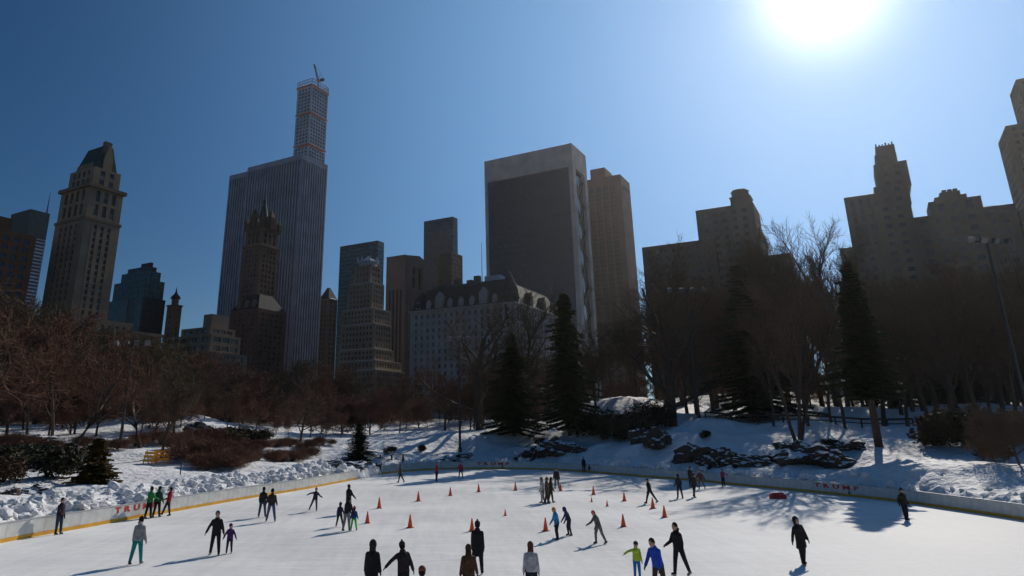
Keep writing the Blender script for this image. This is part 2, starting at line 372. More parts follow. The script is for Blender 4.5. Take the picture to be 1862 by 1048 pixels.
# ------------------------------------------------------------------ rink boards
panel_me = MB().box(0, 2.425, -.03, .03, 0, .86).mesh('panel', M['board'])
kick_me = MB().box(0, 2.425, -.045, -.0325, 0, .19).mesh('kick_plate', M['kick'])
cap_me = MB().box(0, 2.425, -.05, .05, .8625, .92).mesh('cap_rail', M['cap'])
def board_run(line, label, flip):
    root = thing('rink_boards', label, 'rink boards', (line[0].x, line[0].y, 0), 0)
    inv = Vector((line[0].x, line[0].y, 0))
    for a, b in zip(line, line[1:]):
        d = b-a; ang = math.atan2(d.y, d.x); p = a
        k = d.length / 2.44
        o = link('panel', panel_me, root, loc=p-inv, rot=(0,0,ang), scale=(k, 1, 1))
        link('kick_plate', kick_me, o); link('cap_rail', cap_me, o)
    return root
# panels run so that their -Y side faces the ice: left run is reversed
lr = board_run([p for p in left_line], 'straight pale rink boards with yellow kick strip below the left snowbank', False)
fr = board_run([p for p in far_line], 'curved pale rink boards with yellow kick strip along the far and right side', False)
def board_frame(line, px):                        # position and direction on the boards where the photo shows pixel column px
    best = None
    for a, b in zip(line, line[1:]):
        for k in range(24):
            p = a + (b-a)*(k/24); e = abs(proj_x(Vector((p.x, p.y, .6))) - px)
            if best is None or e < best[0]: best = (e, p, (b-a).normalized())
    return best[1], best[2]
def text_mesh(txt, size, spacing, thick):
    cu = bpy.data.curves.new('lettering', 'FONT'); cu.body = txt; cu.size = size; cu.space_character = spacing; cu.extrude = thick; cu.offset = size*.035; cu.resolution_u = 2
    o = bpy.data.objects.new('tmp_text', cu); COL.objects.link(o); dg = bpy.context.evaluated_depsgraph_get()
    me = bpy.data.meshes.new_from_object(o.evaluated_get(dg)); bpy.data.objects.remove(o); bpy.data.curves.remove(cu)
    me.materials.clear(); me.materials.append(M['red']); return me
LETTERS = []
for ch in 'TRUMP':
    lm = text_mesh(ch, .43, 1.0, .006); xa = [v.co.x for v in lm.vertices]; x0_ = min(xa)
    for v in lm.vertices: v.co.x -= x0_
    LETTERS.append((lm, max(xa)-x0_))
leaf_me = MB().prism([(-.14,0),(-.03,.03),(-.04,-.07),(.04,-.07),(.03,.03),(.14,0),(.09,.12),(.12,.2),(.04,.19),(0,.3),(-.04,.19),(-.12,.2),(-.09,.12)], -.003, .003).mesh('emblem', M['green_v'])
def lettering(root, line, pa, pb, with_leaf):
    a, d = board_frame(line, pa); b, _ = board_frame(line, pb); inv = root.location
    e = (b-a); ang = math.atan2(e.y, e.x)
    nrm = Vector((e.y, -e.x, 0)).normalized()
    m = (a+b)/2; L = e.length
    # sit the word on the board tangent at its middle, proud of the bulge of the curve
    mid, dm = board_frame(line, (pa+pb)/2); off = max(0, (mid-m).dot(nrm)) + .04
    gap = .55; tot = sum(w_ for _, w_ in LETTERS); sc = L/(tot*(1+gap)-LETTERS[-1][1]*gap); x = 0.0
    for lm, w_ in LETTERS:
        link('letter', lm, root, loc=a + e.normalized()*x + nrm*off + Vector((0,0,.50)) - inv, rot=(R(90), 0, ang), scale=(sc, 1, 1)); x += w_*sc*(1+gap)
    if with_leaf: link('emblem', leaf_me, root, loc=a + e*.78 + nrm*off + Vector((0,0,.17)) - inv, rot=(0,0,ang))
lettering(fr, far_line, 868, 926, True); lettering(fr, far_line, 1481, 1563, True); lettering(lr, left_line, 207, 286, False)
# broken clods of ploughed snow heaped behind the boards
rg = random.Random(77); cl = MB(); bm = bmesh.new(); bmesh.ops.create_icosphere(bm, subdivisions=2, radius=1.0)
ico_v = [v.co.copy() for v in bm.verts]; ico_f = [tuple(v.index for v in f.verts) for f in bm.faces]; bm.free()
from mathutils import noise as mnoise
for line, cnt, dmax in ((left_line[8:], 760, 3.8), (far_line, 260, 1.8)):
    for k in range(cnt):
        i = rg.randrange(len(line)-1); a, b = line[i], line[i+1]; d = (b-a).normalized(); nrm = Vector((-d.y, d.x, 0))
        p = a.lerp(b, rg.random()) + nrm*(.75 + dmax*rg.random()**1.5); r = .08 + .30*rg.random()**2; o = Vector((rg.uniform(0, 50), k, 0))
        z = tz(p.x, p.y); sq = (rg.uniform(.8, 1.4), rg.uniform(.8, 1.3), rg.uniform(.6, 1.1))
        cl.add([(p.x + c.x*r*sq[0]*q, p.y + c.y*r*sq[1]*q, z + r*.25 + c.z*r*sq[2]*q) for c in ico_v for q in (1 + .55*mnoise.noise(c*1.4+o),)], ico_f)
clods = cl.build('snow_clods', M['snow']); clods['kind'] = 'stuff'; clods['label'] = 'broken clods of ploughed snow heaped behind the boards'
#@@BUILDINGS
# ------------------------------------------------------------------ buildings beyond the park (all on one street grid)
GRID = R(31.3)                                    # azimuth of the avenues
UX = Vector((math.cos(GRID), -math.sin(GRID), 0)); UY = Vector((math.sin(GRID), math.cos(GRID), 0))   # local x (right, nearer) and y (right, away)
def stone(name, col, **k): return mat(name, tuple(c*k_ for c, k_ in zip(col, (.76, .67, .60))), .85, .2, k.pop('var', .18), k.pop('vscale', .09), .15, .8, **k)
M['limestone'] = stone('limestone_tan', (.44, .36, .26))
M['limestone_trim'] = stone('limestone_trim', (.30, .235, .17))
M['brick_orange'] = stone('brick_orange', (.36, .19, .10))
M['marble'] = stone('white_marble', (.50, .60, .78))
M['brown_stone'] = stone('brown_stone', (.25, .165, .105))
M['red_brick'] = stone('red_brown_brick', (.22, .12, .085))
M['cream'] = stone('cream_brick', (.38, .32, .25))
M['pink_granite'] = stone('pink_granite', (.33, .25, .215))
M['travertine'] = stone('travertine', (.80, .76, .76))
M['rose_stone'] = stone('rose_brown_stone', (.24, .12, .115))
M['white_brick'] = stone('white_brick', (.50, .50, .54))
M['taupe'] = stone('taupe_brick', (.20, .175, .155))
M['taupe2'] = stone('warm_taupe_brick', (.25, .205, .17))
M['dark_brick'] = stone('dark_brick', (.17, .13, .105))
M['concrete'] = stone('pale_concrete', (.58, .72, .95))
M['copper'] = mat('green_copper', (.035, .07, .065), .8, .15, .3, .3)
M['slate'] = mat('dark_slate', (.030, .030, .031), .8, .15, .3, .5)
M['roof_tar'] = mat('roof_dark', (.09, .085, .08), .9, .2, .2, .2)
M['snow_cap'] = mat('roof_snow', (.8, .8, .82), .8, .2, .05, .3)
M['gold'] = mat('golden_brown_reflection', (.17, .11, .055), .7, .2, .25, .5)  # wall colour of the block standing for the navy slab's reflection
M['terracotta'] = mat('brown_terracotta', (.10, .06, .035), .85, .15, .25, .5)
M['orange_net'] = mat('orange_netting', (.65, .17, .08), .8, .2, .25, .4)
M['crane_red'] = mat('crane_paint', (.30, .12, .09), .6, .3, .2, .4)
M['g_dark'] = glass_mat('glass_dark', (.022, .024, .03), .15, .05)
M['g_black'] = glass_mat('glass_black', (.012, .013, .016), .25, .0)
M['g_brown'] = glass_mat('glass_brown', (.020, .017, .017), .3, .03, blind_col=(.05, .045, .04))
M['g_teal'] = glass_mat('glass_teal', (.012, .06, .065), .15, .1, blind_col=(.02, .09, .095))
M['g_blue'] = glass_mat('glass_blue', (.045, .06, .085), .15, .12, blind_col=(.15, .16, .18))
M['g_navy'] = glass_mat('glass_navy', (.035, .042, .06), .15, .06, blind_col=(.06, .065, .075))
M['g_solow'] = mat('bronze_black_glass', (.020, .017, .020), .2, .5, .25, .02)
M['g_win'] = glass_mat('glass_window', (.028, .030, .036), .12, .14)
M['g_warm'] = glass_mat('glass_warm', (.035, .030, .026), .12, .22, blind_col=(.16, .13, .1))

def plan(xl, xc, xr, yc, Y):
    """corner nearest to us seen at (xc, yc) at distance Y; lengths of the faces that end at columns xl and xr (at roof level)"""
    P = at(xc, yc, Y)
    def solve(d, x):
        lo, hi = 0.0, 400.0; s = 1 if proj_x(P + d*1.0) > proj_x(P) else -1
        for _ in range(50):
            m = (lo+hi)/2
            if (proj_x(P + d*m) - x)*s < 0: lo = m
            else: hi = m
        return (lo+hi)/2
    return P, solve(-UX, xl), solve(UY, xr)
class Building:
    def __init__(s, name, label, cat='building', base=2.0):
        s.root = None; s.name, s.label, s.cat, s.base = name, label, cat, base
    def tier(s, xl, xc, xr, yc, Y, W=None):       # returns local box x0,x1,y0,y1,z1
        P, L, D = plan(xl, xc, xr, yc, Y)
        if W: D = W
        if s.root is None:
            s.root = thing(s.name, s.label, s.cat, (P.x, P.y, s.base), -GRID)
        v = P - s.root.location; lx = v.dot(UX); ly = v.dot(UY)
        return lx - L, lx, ly, ly + D, P.z - s.base
    def part(s, name, mb, m, stuff=False, smooth=False): return mb.build(name, m, s.root, smooth, stuff)
    def facade(s, bx, z0, wall, glass, bay=3.2, floor=3.5, pier=.5, spandrel=.45, depth=.35, corner=1.2, top=1.2, mode='grid', names=('wall', 'windows'), pier_depth=0.0, sep=False):
        """glass core, with real piers and spandrels standing proud of it on all four sides"""
        x0, x1, y0, y1, z1 = bx
        core = MB().box(x0+depth, x1-depth, y0+depth, y1-depth, z0, z1-.05)
        s.part(names[1], core, glass)
        wl = MB(); hh = z1-top-z0
        nf = max(1, round(hh/floor)); fh = hh/nf
        wl.box(x0, x1, y0, y1, z1-top, z1)        # parapet band, solid
        for X, Y in ((x0, y0), (x1-corner, y0), (x0, y1-corner), (x1-corner, y1-corner)): wl.box(X, X+corner, Y, Y+corner, z0, z1-top)
        e = .02; pd = pier_depth
        for (a, b, horiz) in ((x0+corner, x1-corner, True), (y0+corner, y1-corner, False)):
            L = b-a
            if L < .8: continue
            nb = max(1, round(L/bay)); bw = L/nb; pw = bw*pier
            for k in range(nb+1):
                c = a + k*bw; p0 = max(a+.001, c-pw/2); p1 = min(b-.001, c+pw/2)
                if horiz:
                    wl.box(p0, p1, y0+e-pd, y0+depth+.1, z0, z1-top); wl.box(p0, p1, y1-depth-.1, y1-e, z0, z1-top)
                else:
                    wl.box(x1-depth-.1, x1-e+pd, p0, p1, z0, z1-top); wl.box(x0+e, x0+depth+.1, p0, p1, z0, z1-top)
            if spandrel > 0:
                for f in range(nf):
                    za = z0+f*fh; zb = za+fh*spandrel
                    if horiz:
                        wl.box(a, b, y0+2*e, y0+depth+.1, za, zb); wl.box(a, b, y1-depth-.1, y1-2*e, za, zb)
                    else:
                        wl.box(x1-depth-.1, x1-2*e, a, b, za, zb); wl.box(x0+2*e, x0+depth+.1, a, b, za, zb)
            if sep:                               # windows the photograph lets one pick apart: one object each
                gw = bw-pw; gh = fh*(1-spandrel)
                key = (round(gw, 3), round(gh, 3)); me = s.wmesh(key, glass, wall)
                for f in range(nf):
                    for k in range(nb):
                        if z0+f*fh < sep: continue
                        c = a+(k+.5)*bw; zc = z0+f*fh+fh*spandrel
                        if horiz: link('window', me, s.root, loc=(c, y0+depth-.06, zc))
                        else: link('window', me, s.root, loc=(x1-depth+.06, c, zc), rot=(0, 0, R(90)))
        s.part(names[0], wl, wall, stuff=True)
    _wm = {}
    def wmesh(s, key, glass, wall):
        k = (key, glass.name)
        if k not in s._wm:
            gw, gh = key; m = MB(); t = .09
            m.box(-gw/2, gw/2, -.02, .02, 0, gh, 0)
            m.box(-gw/2, -gw/2+t, -.07, .0, 0, gh, 1); m.box(gw/2-t, gw/2, -.07, .0, 0, gh, 1); m.box(-gw/2+t, gw/2-t, -.07, 0, gh-t, gh, 1); m.box(-gw/2+t, gw/2-t, -.07, 0, 0, t, 1)
            m.box(-gw/2+t, gw/2-t, -.06, 0, gh*.5-t/2, gh*.5+t/2, 1)
            s._wm[k] = m.mesh('window', [glass, M['slate']])
        return s._wm[k]
    def cornice(s, bx, z, h, out, m, name='cornice'):
        x0, x1, y0, y1, _ = bx; s.part(name, MB().box(x0-out, x1+out, y0-out, y1+out, z, z+h), m)
    def block(s, name, x0, x1, y0, y1, z0, z1, m): return s.part(name, MB().box(x0, x1, y0, y1, z0, z1), m)

# -- orange brick block at the left edge of the picture
b = Building('brick_apartment_block', 'orange brown brick block with window grid cut by the left picture edge')
t = b.tier(-150, -62, 67, 402, 330); t = (*t[:4], t[4])
b.facade(t, 0, M['brick_orange'], M['g_blue'], 5.4, 4.6, .42, .42, .5, 2.2, 2.5, sep=38)
b.block('penthouse', t[1]-26, t[1]-9, t[2]+14, t[2]+26, t[4], t[4]+9, M['brick_orange'])
# -- pale blue tower with mast behind it
b = Building('banded_office_tower', 'distant pale blue banded tower with a mast on its roof', 'skyscraper')
t = b.tier(20, 56, 92, 380, 800)
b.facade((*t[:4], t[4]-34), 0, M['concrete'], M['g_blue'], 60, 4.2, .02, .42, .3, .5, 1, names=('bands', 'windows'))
b.block('crown_band', t[0]+.3, t[1]-.3, t[2]+.3, t[3]-.3, t[4]-34, t[4], M['copper'])
b.part('mast', MB().tube([(t[1]-8, t[2]+24, t[4]), (t[1]-8, t[2]+24, t[4]+12), (t[1]-8, t[2]+24, t[4]+29)], [1.1, .7, .25], 8), M['slate'])
# -- tall limestone hotel with copper roof
b = Building('copper_roof_hotel', 'tall tan stone hotel tower with a steep green copper roof', 'skyscraper')
t = b.tier(111, 165, 227, 332, 364)
zc = t[4]
b.facade((*t[:4], zc-21), 30, M['limestone'], M['g_warm'], 4.3, 3.6, .55, .34, .5, 4.5, 2, pier_depth=.35)
b.cornice(t, zc-21, 1.6, .5, M['limestone_trim'], 'belt_course')
ti = (t[0]+.4, t[1]-.4, t[2]+.4, t[3]-.4, zc-2)
b.facade(ti, zc-19.4, M['limestone'], M['g_warm'], 5.2, 8.2, .5, .22, .8, 3.0, 1.0, names=('upper_wall', 'upper_windows'))
b.cornice(t, zc-2, 2.0, 1.0, M['limestone_trim'])
q = 2.4
t2 = (t[0]+q, t[1]-q, t[2]+q, t[3]-q, zc+11)
b.facade(t2, zc, M['limestone'], M['g_warm'], 4.6, 5, .5, .3, .5, 2.5, 1.5, names=('attic_wall', 'attic_windows'))
cx, cy = (t2[0]+t2[1])/2, (t2[2]+t2[3])/2; hx, hy = (t2[1]-t2[0])/2-1.6, (t2[3]-t2[2])/2-1.6
b.part('copper_roof', MB().frustum(cx-hx, cx+hx, cy-hy, cy+hy, zc+11, cx-hx*.66, cx+hx*.9, cy-hy*.42, cy+hy*.42, zc+26), M['copper'])
g = b.part('gable', MB().prism([(0,0),(5.4,0),(5.4,7),(3.6,14.5),(2.7,16),(1.8,14.5),(0,7)], 0, 1.2), M['limestone']); g.rotation_euler = (0,0,R(90)); g.location = (cx+hx+.6, cy-2.7, zc+11)
b.block('chimney', cx+hx*.62, cx+hx*.86, cy-2.2, cy+2.2, zc+22, zc+29, M['limestone_trim'])
for k in range(5):
    f = -hx+4+k*(2*hx-8)/4
    b.part('dormer', MB().prism([(-1.3,0),(1.3,0),(1.3,2.6),(0,4),(-1.3,2.6)], 0, 3), M['limestone']).location = (cx+f, cy-hy-.6, zc+11)
lo = (t[0]-26, t[1]+6, t[2]-3, t[3]+12, 58)
b.facade(lo, 0, M['limestone'], M['g_warm'], 4.3, 4.4, .55, .4, .5, 3, 2.5, names=('base_wall', 'base_windows'))
# -- low cornice house before it
b = Building('cornice_townhouse', 'low limestone building with a flat cornice at the foot of the copper roof hotel')
t = b.tier(150, 208, 213, 604, 330, 26)
b.facade(t, 0, M['cream'], M['g_warm'], 4, 4.5, .5, .4, .4, 2, 3); b.cornice(t, t[4], 1.5, 1.0, M['cream'])
# -- dark glass building with stepped top
b = Building('stepped_glass_building', 'black and teal glass building with stepped shoulders beside the copper roof hotel')
t = b.tier(197, 262, 301, 540, 450)
def glassbox(b, bx, z0, g, fl=3.8, bay=3.0, name='curtain_wall', fr='mullions', d=.12):
    x0, x1, y0, y1, z1 = bx; b.part(name, MB().box(x0, x1, y0, y1, z0, z1), g); m = MB()
    k = int((z1-z0)/fl)
    for i in range(1, k+1): m.box(x0-d, x1+d, y0-d, y1+d, z0+i*fl-.35, z0+i*fl-.05)
    for i in range(int((x1-x0)/bay)+1): X = x0+i*bay; m.box(X, X+.14, y0-d*1.6, y0+.05, z0, z1)
    for i in range(int((y1-y0)/bay)+1): Y = y0+i*bay; m.box(x1-.05, x1+d*1.6, Y, Y+.14, z0, z1)
    b.part(fr, m, M['g_black'], stuff=True)
x0, x1, y0, y1, z = t; Lx = x1-x0; Wy = y1-y0
glassbox(b, (x0, x1, y0, y1, z), 0, M['g_black'])
for i, (a, c, g_, hgt) in enumerate(((.10, .0, 'g_teal', 12), (.26, .06, 'g_teal', 18), (.40, .10, 'g_teal', 21))):
    glassbox(b, (x0+Lx*a, x1-.6*i-.3, y0+.4+i*.5, y1-Wy*(.12+.2*i), z+hgt), z+(0 if i == 0 else (12, 18)[i-1]), M['g_teal'] if i < 2 else M['g_black'], name='setback_glass', fr='setback_mullions')
b.part('teal_front', MB().box(x0+.2, x1-Lx*.42, y0-.25, y0-.2, z*.42, z-.3), M['g_teal'])
b.part('teal_strip', MB().box(x1-Lx*.2, x1-Lx*.02, y0-.3, y0-.2, z*.62, z-.3), M['g_teal'])
b.block('plant_room', x0+Lx*.62, x1-4, y0+5, y1-Wy*.6, z+21, z+24.5, M['slate'])
# -- small tower with pinnacle
b = Building('pinnacle_tower', 'slim brown tower with a small pinnacle right of the black glass building')
t = b.tier(304, 318, 331, 556, 430)
b.facade(t, 0, M['brown_stone'], M['g_warm'], 3.6, 3.6, .55, .45, .4, 1.6, 2)
x0, x1, y0, y1, z = t; cx, cy = (x0+x1)/2, (y0+y1)/2
b.cornice(t, z, .8, .5, M['brown_stone']); b.block('lantern', x0+1.6, x1-1.6, y0+1.6, y1-1.6, z+.8, z+5, M['brown_stone'])
b.part('cupola', MB().loft([((cx,cy,z+5), 3.2, 3.2), ((cx,cy,z+6.4), 2.6, 2.6), ((cx,cy,z+8), 1.1, 1.1), ((cx,cy,z+9.5), .5, .5), ((cx,cy,z+12.5), .1, .1)], 8), M['slate'])
# -- terraced apartment house
b = Building('terraced_apartment_house', 'cream apartment house with stepped terraces and pale window bands', base=3)
t1 = b.tier(255, 386, 450, 640, 320); b.facade(t1, 0, M['cream'], M['g_warm'], 4.4, 3.6, .34, .42, .5, 2, 1.4)
t2_ = b.tier(300, 384, 438, 607, 328); b.facade(t2_, t1[4], M['cream'], M['g_warm'], 5, 3.6, .14, .46, .6, 1.4, 1.2, names=('terrace_wall', 'terrace_windows'))
t3 = b.tier(330, 383, 428, 594, 333); b.facade(t3, t2_[4], M['cream'], M['g_warm'], 5, 3.6, .14, .46, .6, 1.4, 1.0, names=('terrace_wall', 'terrace_windows'))
t4 = b.tier(371, 386, 417, 571, 338); b.block('water_tank_house', *t4[:4], t3[4], t4[4], M['cream'])
# -- marble striped slab
b = Building('marble_striped_tower', 'broad office slab of narrow white marble piers and dark glass bays', 'skyscraper')
t = b.tier(416, 550.5, 596, 279.5, 523)
def striped(bx, z0, top):
    b.facade(bx, z0, M['marble'], M['g_dark'], 2.9, 3.9, .44, 0, 1.0, 1.5, top, names=('piers', 'glass_bays'), pier_depth=.55)
x0, x1, y0, y1, z = t; nq = (x1-x0)*.27
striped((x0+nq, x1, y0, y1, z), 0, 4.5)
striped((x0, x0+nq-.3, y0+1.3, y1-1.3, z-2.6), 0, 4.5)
b.block('roof_plant', x0+nq+6, x1-10, y0+8, y1-8, z, z+1.5, M['slate'])
# -- brown hotel tower with ornate crown before the striped slab
b = Building('ornate_crown_hotel', 'slender brown hotel tower with pinnacled crown and spire before the striped slab', 'skyscraper')
t = b.tier(443, 474, 507, 444, 470); x0, x1, y0, y1, z = t; cx, cy = (x0+x1)/2, (y0+y1)/2
b.facade((x0, x1, y0, y1, z-1), 40, M['brown_stone'], M['g_warm'], 3.4, 3.5, .5, .45, .45, 2.2, 2)
b.cornice(t, z-1, 1.6, .9, M['limestone_trim'])
u = (x0+.6, x1-.6, y0+.6, y1-.6, z+11)
b.facade(u, z+.6, M['brown_stone'], M['g_dark'], 4.2, 5, .5, .2, .7, 1.8, 1.2, names=('crown_wall', 'crown_windows')); b.cornice(u, z+11, 1.2, .7, M['brown_stone'])
for i, (px_, py_, hh) in enumerate([(u[0], u[2], 9), (u[1], u[2], 10), (u[1], u[3], 9), (u[0], u[3], 9), (cx, u[2], 15), (u[1], cy, 15), (u[0]+5, u[2], 8), (u[1]-5, u[2], 8), (u[1], u[2]+5, 8), (u[1], u[3]-5, 8)]):
    w_ = 2.3 if hh > 10 else 1.3
    b.part('pinnacle', MB().box(px_-w_, px_+w_, py_-w_, py_+w_, z+12.2, z+12.2+hh*.6).frustum(px_-w_, px_+w_, py_-w_, py_+w_, z+12.2+hh*.6, px_-.15, px_+.15, py_-.15, py_+.15, z+12.2+hh), M['terracotta'])
hx = (x1-x0)/2-4
b.part('spire_roof', MB().loft([((cx,cy,z+12), hx, hx), ((cx,cy,z+24), hx*.72, hx*.72), ((cx,cy,z+33), hx*.28, hx*.28), ((cx,cy,z+35), hx*.34, hx*.34), ((cx,cy,z+37), hx*.18, hx*.18), ((cx,cy,z+46), .1, .1)], 8), M['copper'])
lo = b.tier(420, 470, 520, 560, 458); b.facade(lo, 12, M['red_brick'], M['g_warm'], 4.6, 3.6, .5, .45, .5, 2.4, 2.5, names=('base_wall', 'base_windows'))
b.part('shoulder_roof', MB().frustum(lo[0], lo[1], lo[2], lo[3], lo[4], lo[0]+7, lo[1]-7, lo[2]+7, lo[3]-7, lo[4]+11), M['slate'])
for k in range(3):
    X = lo[0]+6+k*(lo[1]-lo[0]-12)/2
    b.part('dormer', MB().prism([(-1.8,0),(1.8,0),(1.8,4),(0,6.5),(-1.8,4)], 0, 4), M['limestone_trim']).location = (X, lo[2]+.8, lo[4])
# -- slender unfinished tower with crane
b = Building('unfinished_slender_tower', 'very tall slender grid tower under construction behind the striped slab', 'skyscraper')
t = b.tier(541.5, 567.7, 597, 149, 780); x0, x1, y0, y1, z = t
zb = [0, z-82, z-40, z-6]
for i in range(3):
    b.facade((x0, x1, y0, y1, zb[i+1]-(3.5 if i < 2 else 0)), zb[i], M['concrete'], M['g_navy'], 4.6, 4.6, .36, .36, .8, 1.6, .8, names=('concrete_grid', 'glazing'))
    if i < 2: b.block('open_floor', x0+1.5, x1-1.5, y0+1.5, y1-1.5, zb[i+1]-3.5, zb[i+1], M['orange_net'] if i == 0 else M['roof_tar'])
    if i < 2: b.part('safety_net', MB().box(x0-.6, x1+.6, y0-.6, y0-.3, zb[i+1]-2.6, zb[i+1]-.4).box(x1+.3, x1+.6, y0-.3, y1+.6, zb[i+1]-2.6, zb[i+1]-.4), M['orange_net'])
b.part('top_net', MB().box(x0-.8, x1+.8, y0-.8, y0-.4, z-6, z-2.5).box(x1+.4, x1+.8, y0-.4, y1+.8, z-6, z-2.5), M['orange_net'])
fr_ = MB()
for i in range(7):
    X = x0+i*(x1-x0)/6; Yq = y0+i*(y1-y0)/6
    for q_ in ((X, y0), (X, y1), (x0, Yq), (x1, Yq)): fr_.box(q_[0]-.3, q_[0]+.3, q_[1]-.3, q_[1]+.3, z-6, z+5)
for zz in (z+1, z+4.6):
    fr_.box(x0, x1, y0-.35, y0+.35, zz, zz+.6).box(x0, x1, y1-.35, y1+.35, zz, zz+.6).box(x0-.35, x0+.35, y0, y1, zz, zz+.6).box(x1-.35, x1+.35, y0, y1, zz, zz+.6)
b.part('top_frame', fr_, M['concrete'], stuff=True)
ccx, ccy = x1-4, (y0+y1)/2
cr = thing('tower_crane', 'small tower crane with raised jib on top of the slender unfinished tower', 'crane')
cr.location = b.root.matrix_basis @ Vector((ccx, ccy, z)); cr.rotation_euler = (0, 0, -GRID)
def lattice(m, p, q, wd, n):
    p, q = Vector(p), Vector(q); d = (q-p).normalized(); a = d.cross(Vector((0,1,0))).normalized()*wd; c = Vector((0,wd,0))
    cs = [a+c, a-c, -a-c, -a+c]
    for k in cs: m.tube([p+k, q+k*.5], .3, 4)
    for i in range(n):
        f0, f1 = i/n, (i+1)/n
        for j in range(4): m.tube([p.lerp(q, f0)+cs[j]*(1-.5*f0), p.lerp(q, f1)+cs[(j+1) % 4]*(1-.5*f1)], .18, 4)
m = MB(); lattice(m, (0,0,-6), (0,0,8), 1.1, 5); m.build('mast', M['crane_red'], cr, stuff=True)
m = MB(); lattice(m, (0,0,9), (-9,0,36), 1.0, 8); m.build('jib', M['crane_red'], cr, stuff=True)
MB().box(-1.6, 1.6, -1.6, 1.6, 8, 11).build('cab', M['crane_red'], cr); MB().box(3.5, 9.0, -1.5, 1.5, 7.6, 10.4).build('counterweight', M['slate'], cr)
MB().tube([(0,0,11), (3.2,0,19)], .35, 4).build('back_stay', M['crane_red'], cr); MB().tube([(8,0,10), (3.2,0,19), (-8.5,0,35)], .14, 4).build('pendant_line', M['slate'], cr)
# -- small dark building with pointed snowy top between the slab and the black office block
b = Building('pointed_dark_building', 'narrow dark building with a snow dusted pointed top right of the striped slab')
t = b.tier(580, 598, 614, 543, 560); x0, x1, y0, y1, z = t
b.facade(t, 0, M['dark_brick'], M['g_dark'], 3.6, 3.7, .5, .45, .4, 1.6, 1.5)
b.part('pointed_roof', MB().frustum(x0, x1, y0, y1, z, (x0+x1)/2-1, (x0+x1)/2+1, (y0+y1)/2-1, (y0+y1)/2+1, z+10), M['slate'])
b.part('roof_snow', MB().frustum(x1-5, x1+.1, y0+2, y1-2, z+.3, x1-6.5, x1-5.5, y0+6, y1-6, z+6.6), M['snow_cap'])
# -- black office block
b = Building('black_office_block', 'black office block with green tinted window bands behind the stepped cream tower', 'skyscraper')
t = b.tier(618.5, 687, 698.5, 437.5, 640)
b.facade(t, 0, M['g_black'], M['g_teal'], 80, 3.9, .02, .52, .25, .6, 5, names=('bands', 'windows'))
# -- stepped cream art deco tower
b = Building('stepped_cream_tower', 'cream stepped setback tower with a pale crown right of the striped slab', 'skyscraper')
T = [(612, 683, 740, 672, 436, 0), (614, 682, 730, 655, 440, 1), (615, 681, 716, 634, 443, 2), (619, 681, 713, 588, 446, 3), (622, 679, 711, 560, 450, 4), (632, 677, 699, 513, 455, 5), (644, 674, 694, 481, 460, 6)]
zp = 0
for i, (a, c, r_, yy, YY, _) in enumerate(T):
    t = b.tier(a, c, r_, yy, YY)
    b.facade(t, zp, M['cream'], M['g_win'], 2.9, 3.6, .5, .45, .4, 1.6, 1.4, names=('wall', 'windows') if i == 0 else ('setback_wall', 'setback_windows')); zp = t[4]
    if i < 6: b.part('terrace_snow', MB().box(t[0]+.3, t[1]-.3, t[2]+.3, t[3]-.3, t[4], t[4]+.25), M['snow_cap'])
x0, x1, y0, y1, z = t; cx, cy = (x0+x1)/2, (y0+y1)/2
b.part('crown', MB().loft([((cx,cy,z), 6, 6), ((cx,cy,z+2.5), 6.6, 6.6), ((cx,cy,z+2.7), 7.4, 7.4), ((cx,cy,z+4.2), 6.2, 6.2), ((cx,cy,z+5.8), 2.6, 2.6), ((cx,cy,z+8), .4, .4)], 8), M['concrete'])
for k in range(8):
    an = k*math.pi/4; b.part('crown_fin', MB().box(-.4, .4, -.4, .4, z+2.5, z+6), M['concrete']).location = (cx+7.2*math.cos(an), cy+7.2*math.sin(an), 0)
# -- pink granite tower
b = Building('pink_granite_tower', 'pinkish granite tower with large openings near the top left of the navy slab', 'skyscraper')
t = b.tier(703, 737.5, 772, 463, 560); x0, x1, y0, y1, z = t
b.facade((x0, x1, y0, y1, z-26), 0, M['pink_granite'], M['g_brown'], 3.3, 3.9, .5, .0, .7, 2.4, 3, pier_depth=.1)
b.block('upper_front', x0, x1-.1, y0, y0+8, z-26, z, M['pink_granite'])
for (a, c) in ((0, .12), (.44, .54), (.9, 1)): b.block('upper_pier', x1-9, x1, y0+8+(y1-y0-8)*a, y0+8+(y1-y0-8)*c, z-26, z-8, M['pink_granite'])
b.block('upper_core', x0+2, x1-2.5, y0+8, y1-.5, z-26, z-8, M['g_dark'])
p_ = b.part('pediment', MB().prism([(0, 0), (y1-y0, 0), (y1-y0, 8.5), ((y1-y0)*.72, 11), (0, 7.6)], 0, x1-x0), M['pink_granite']); p_.rotation_euler = (0, 0, R(90)); p_.location = (x1, y0+.05, z-8)
# -- navy glass slab and the golden reflection on it, built as a block before it
b = Building('navy_glass_slab', 'slender navy glass slab left of the black travertine framed tower', 'skyscraper')
t = b.tier(771, 823.5, 832, 394, 620); glassbox(b, t, 0, M['g_navy'], 3.9, 2.2)
b = Building('golden_reflection_block', 'golden brown reflection on the navy glass slab built as a block in front')
t = b.tier(795, 822, 826, 458, 575, 18); b.facade(t, 0, M['gold'], M['g_warm'], 3.4, 3.7, .5, .4, .4, 1.2, 1.2)
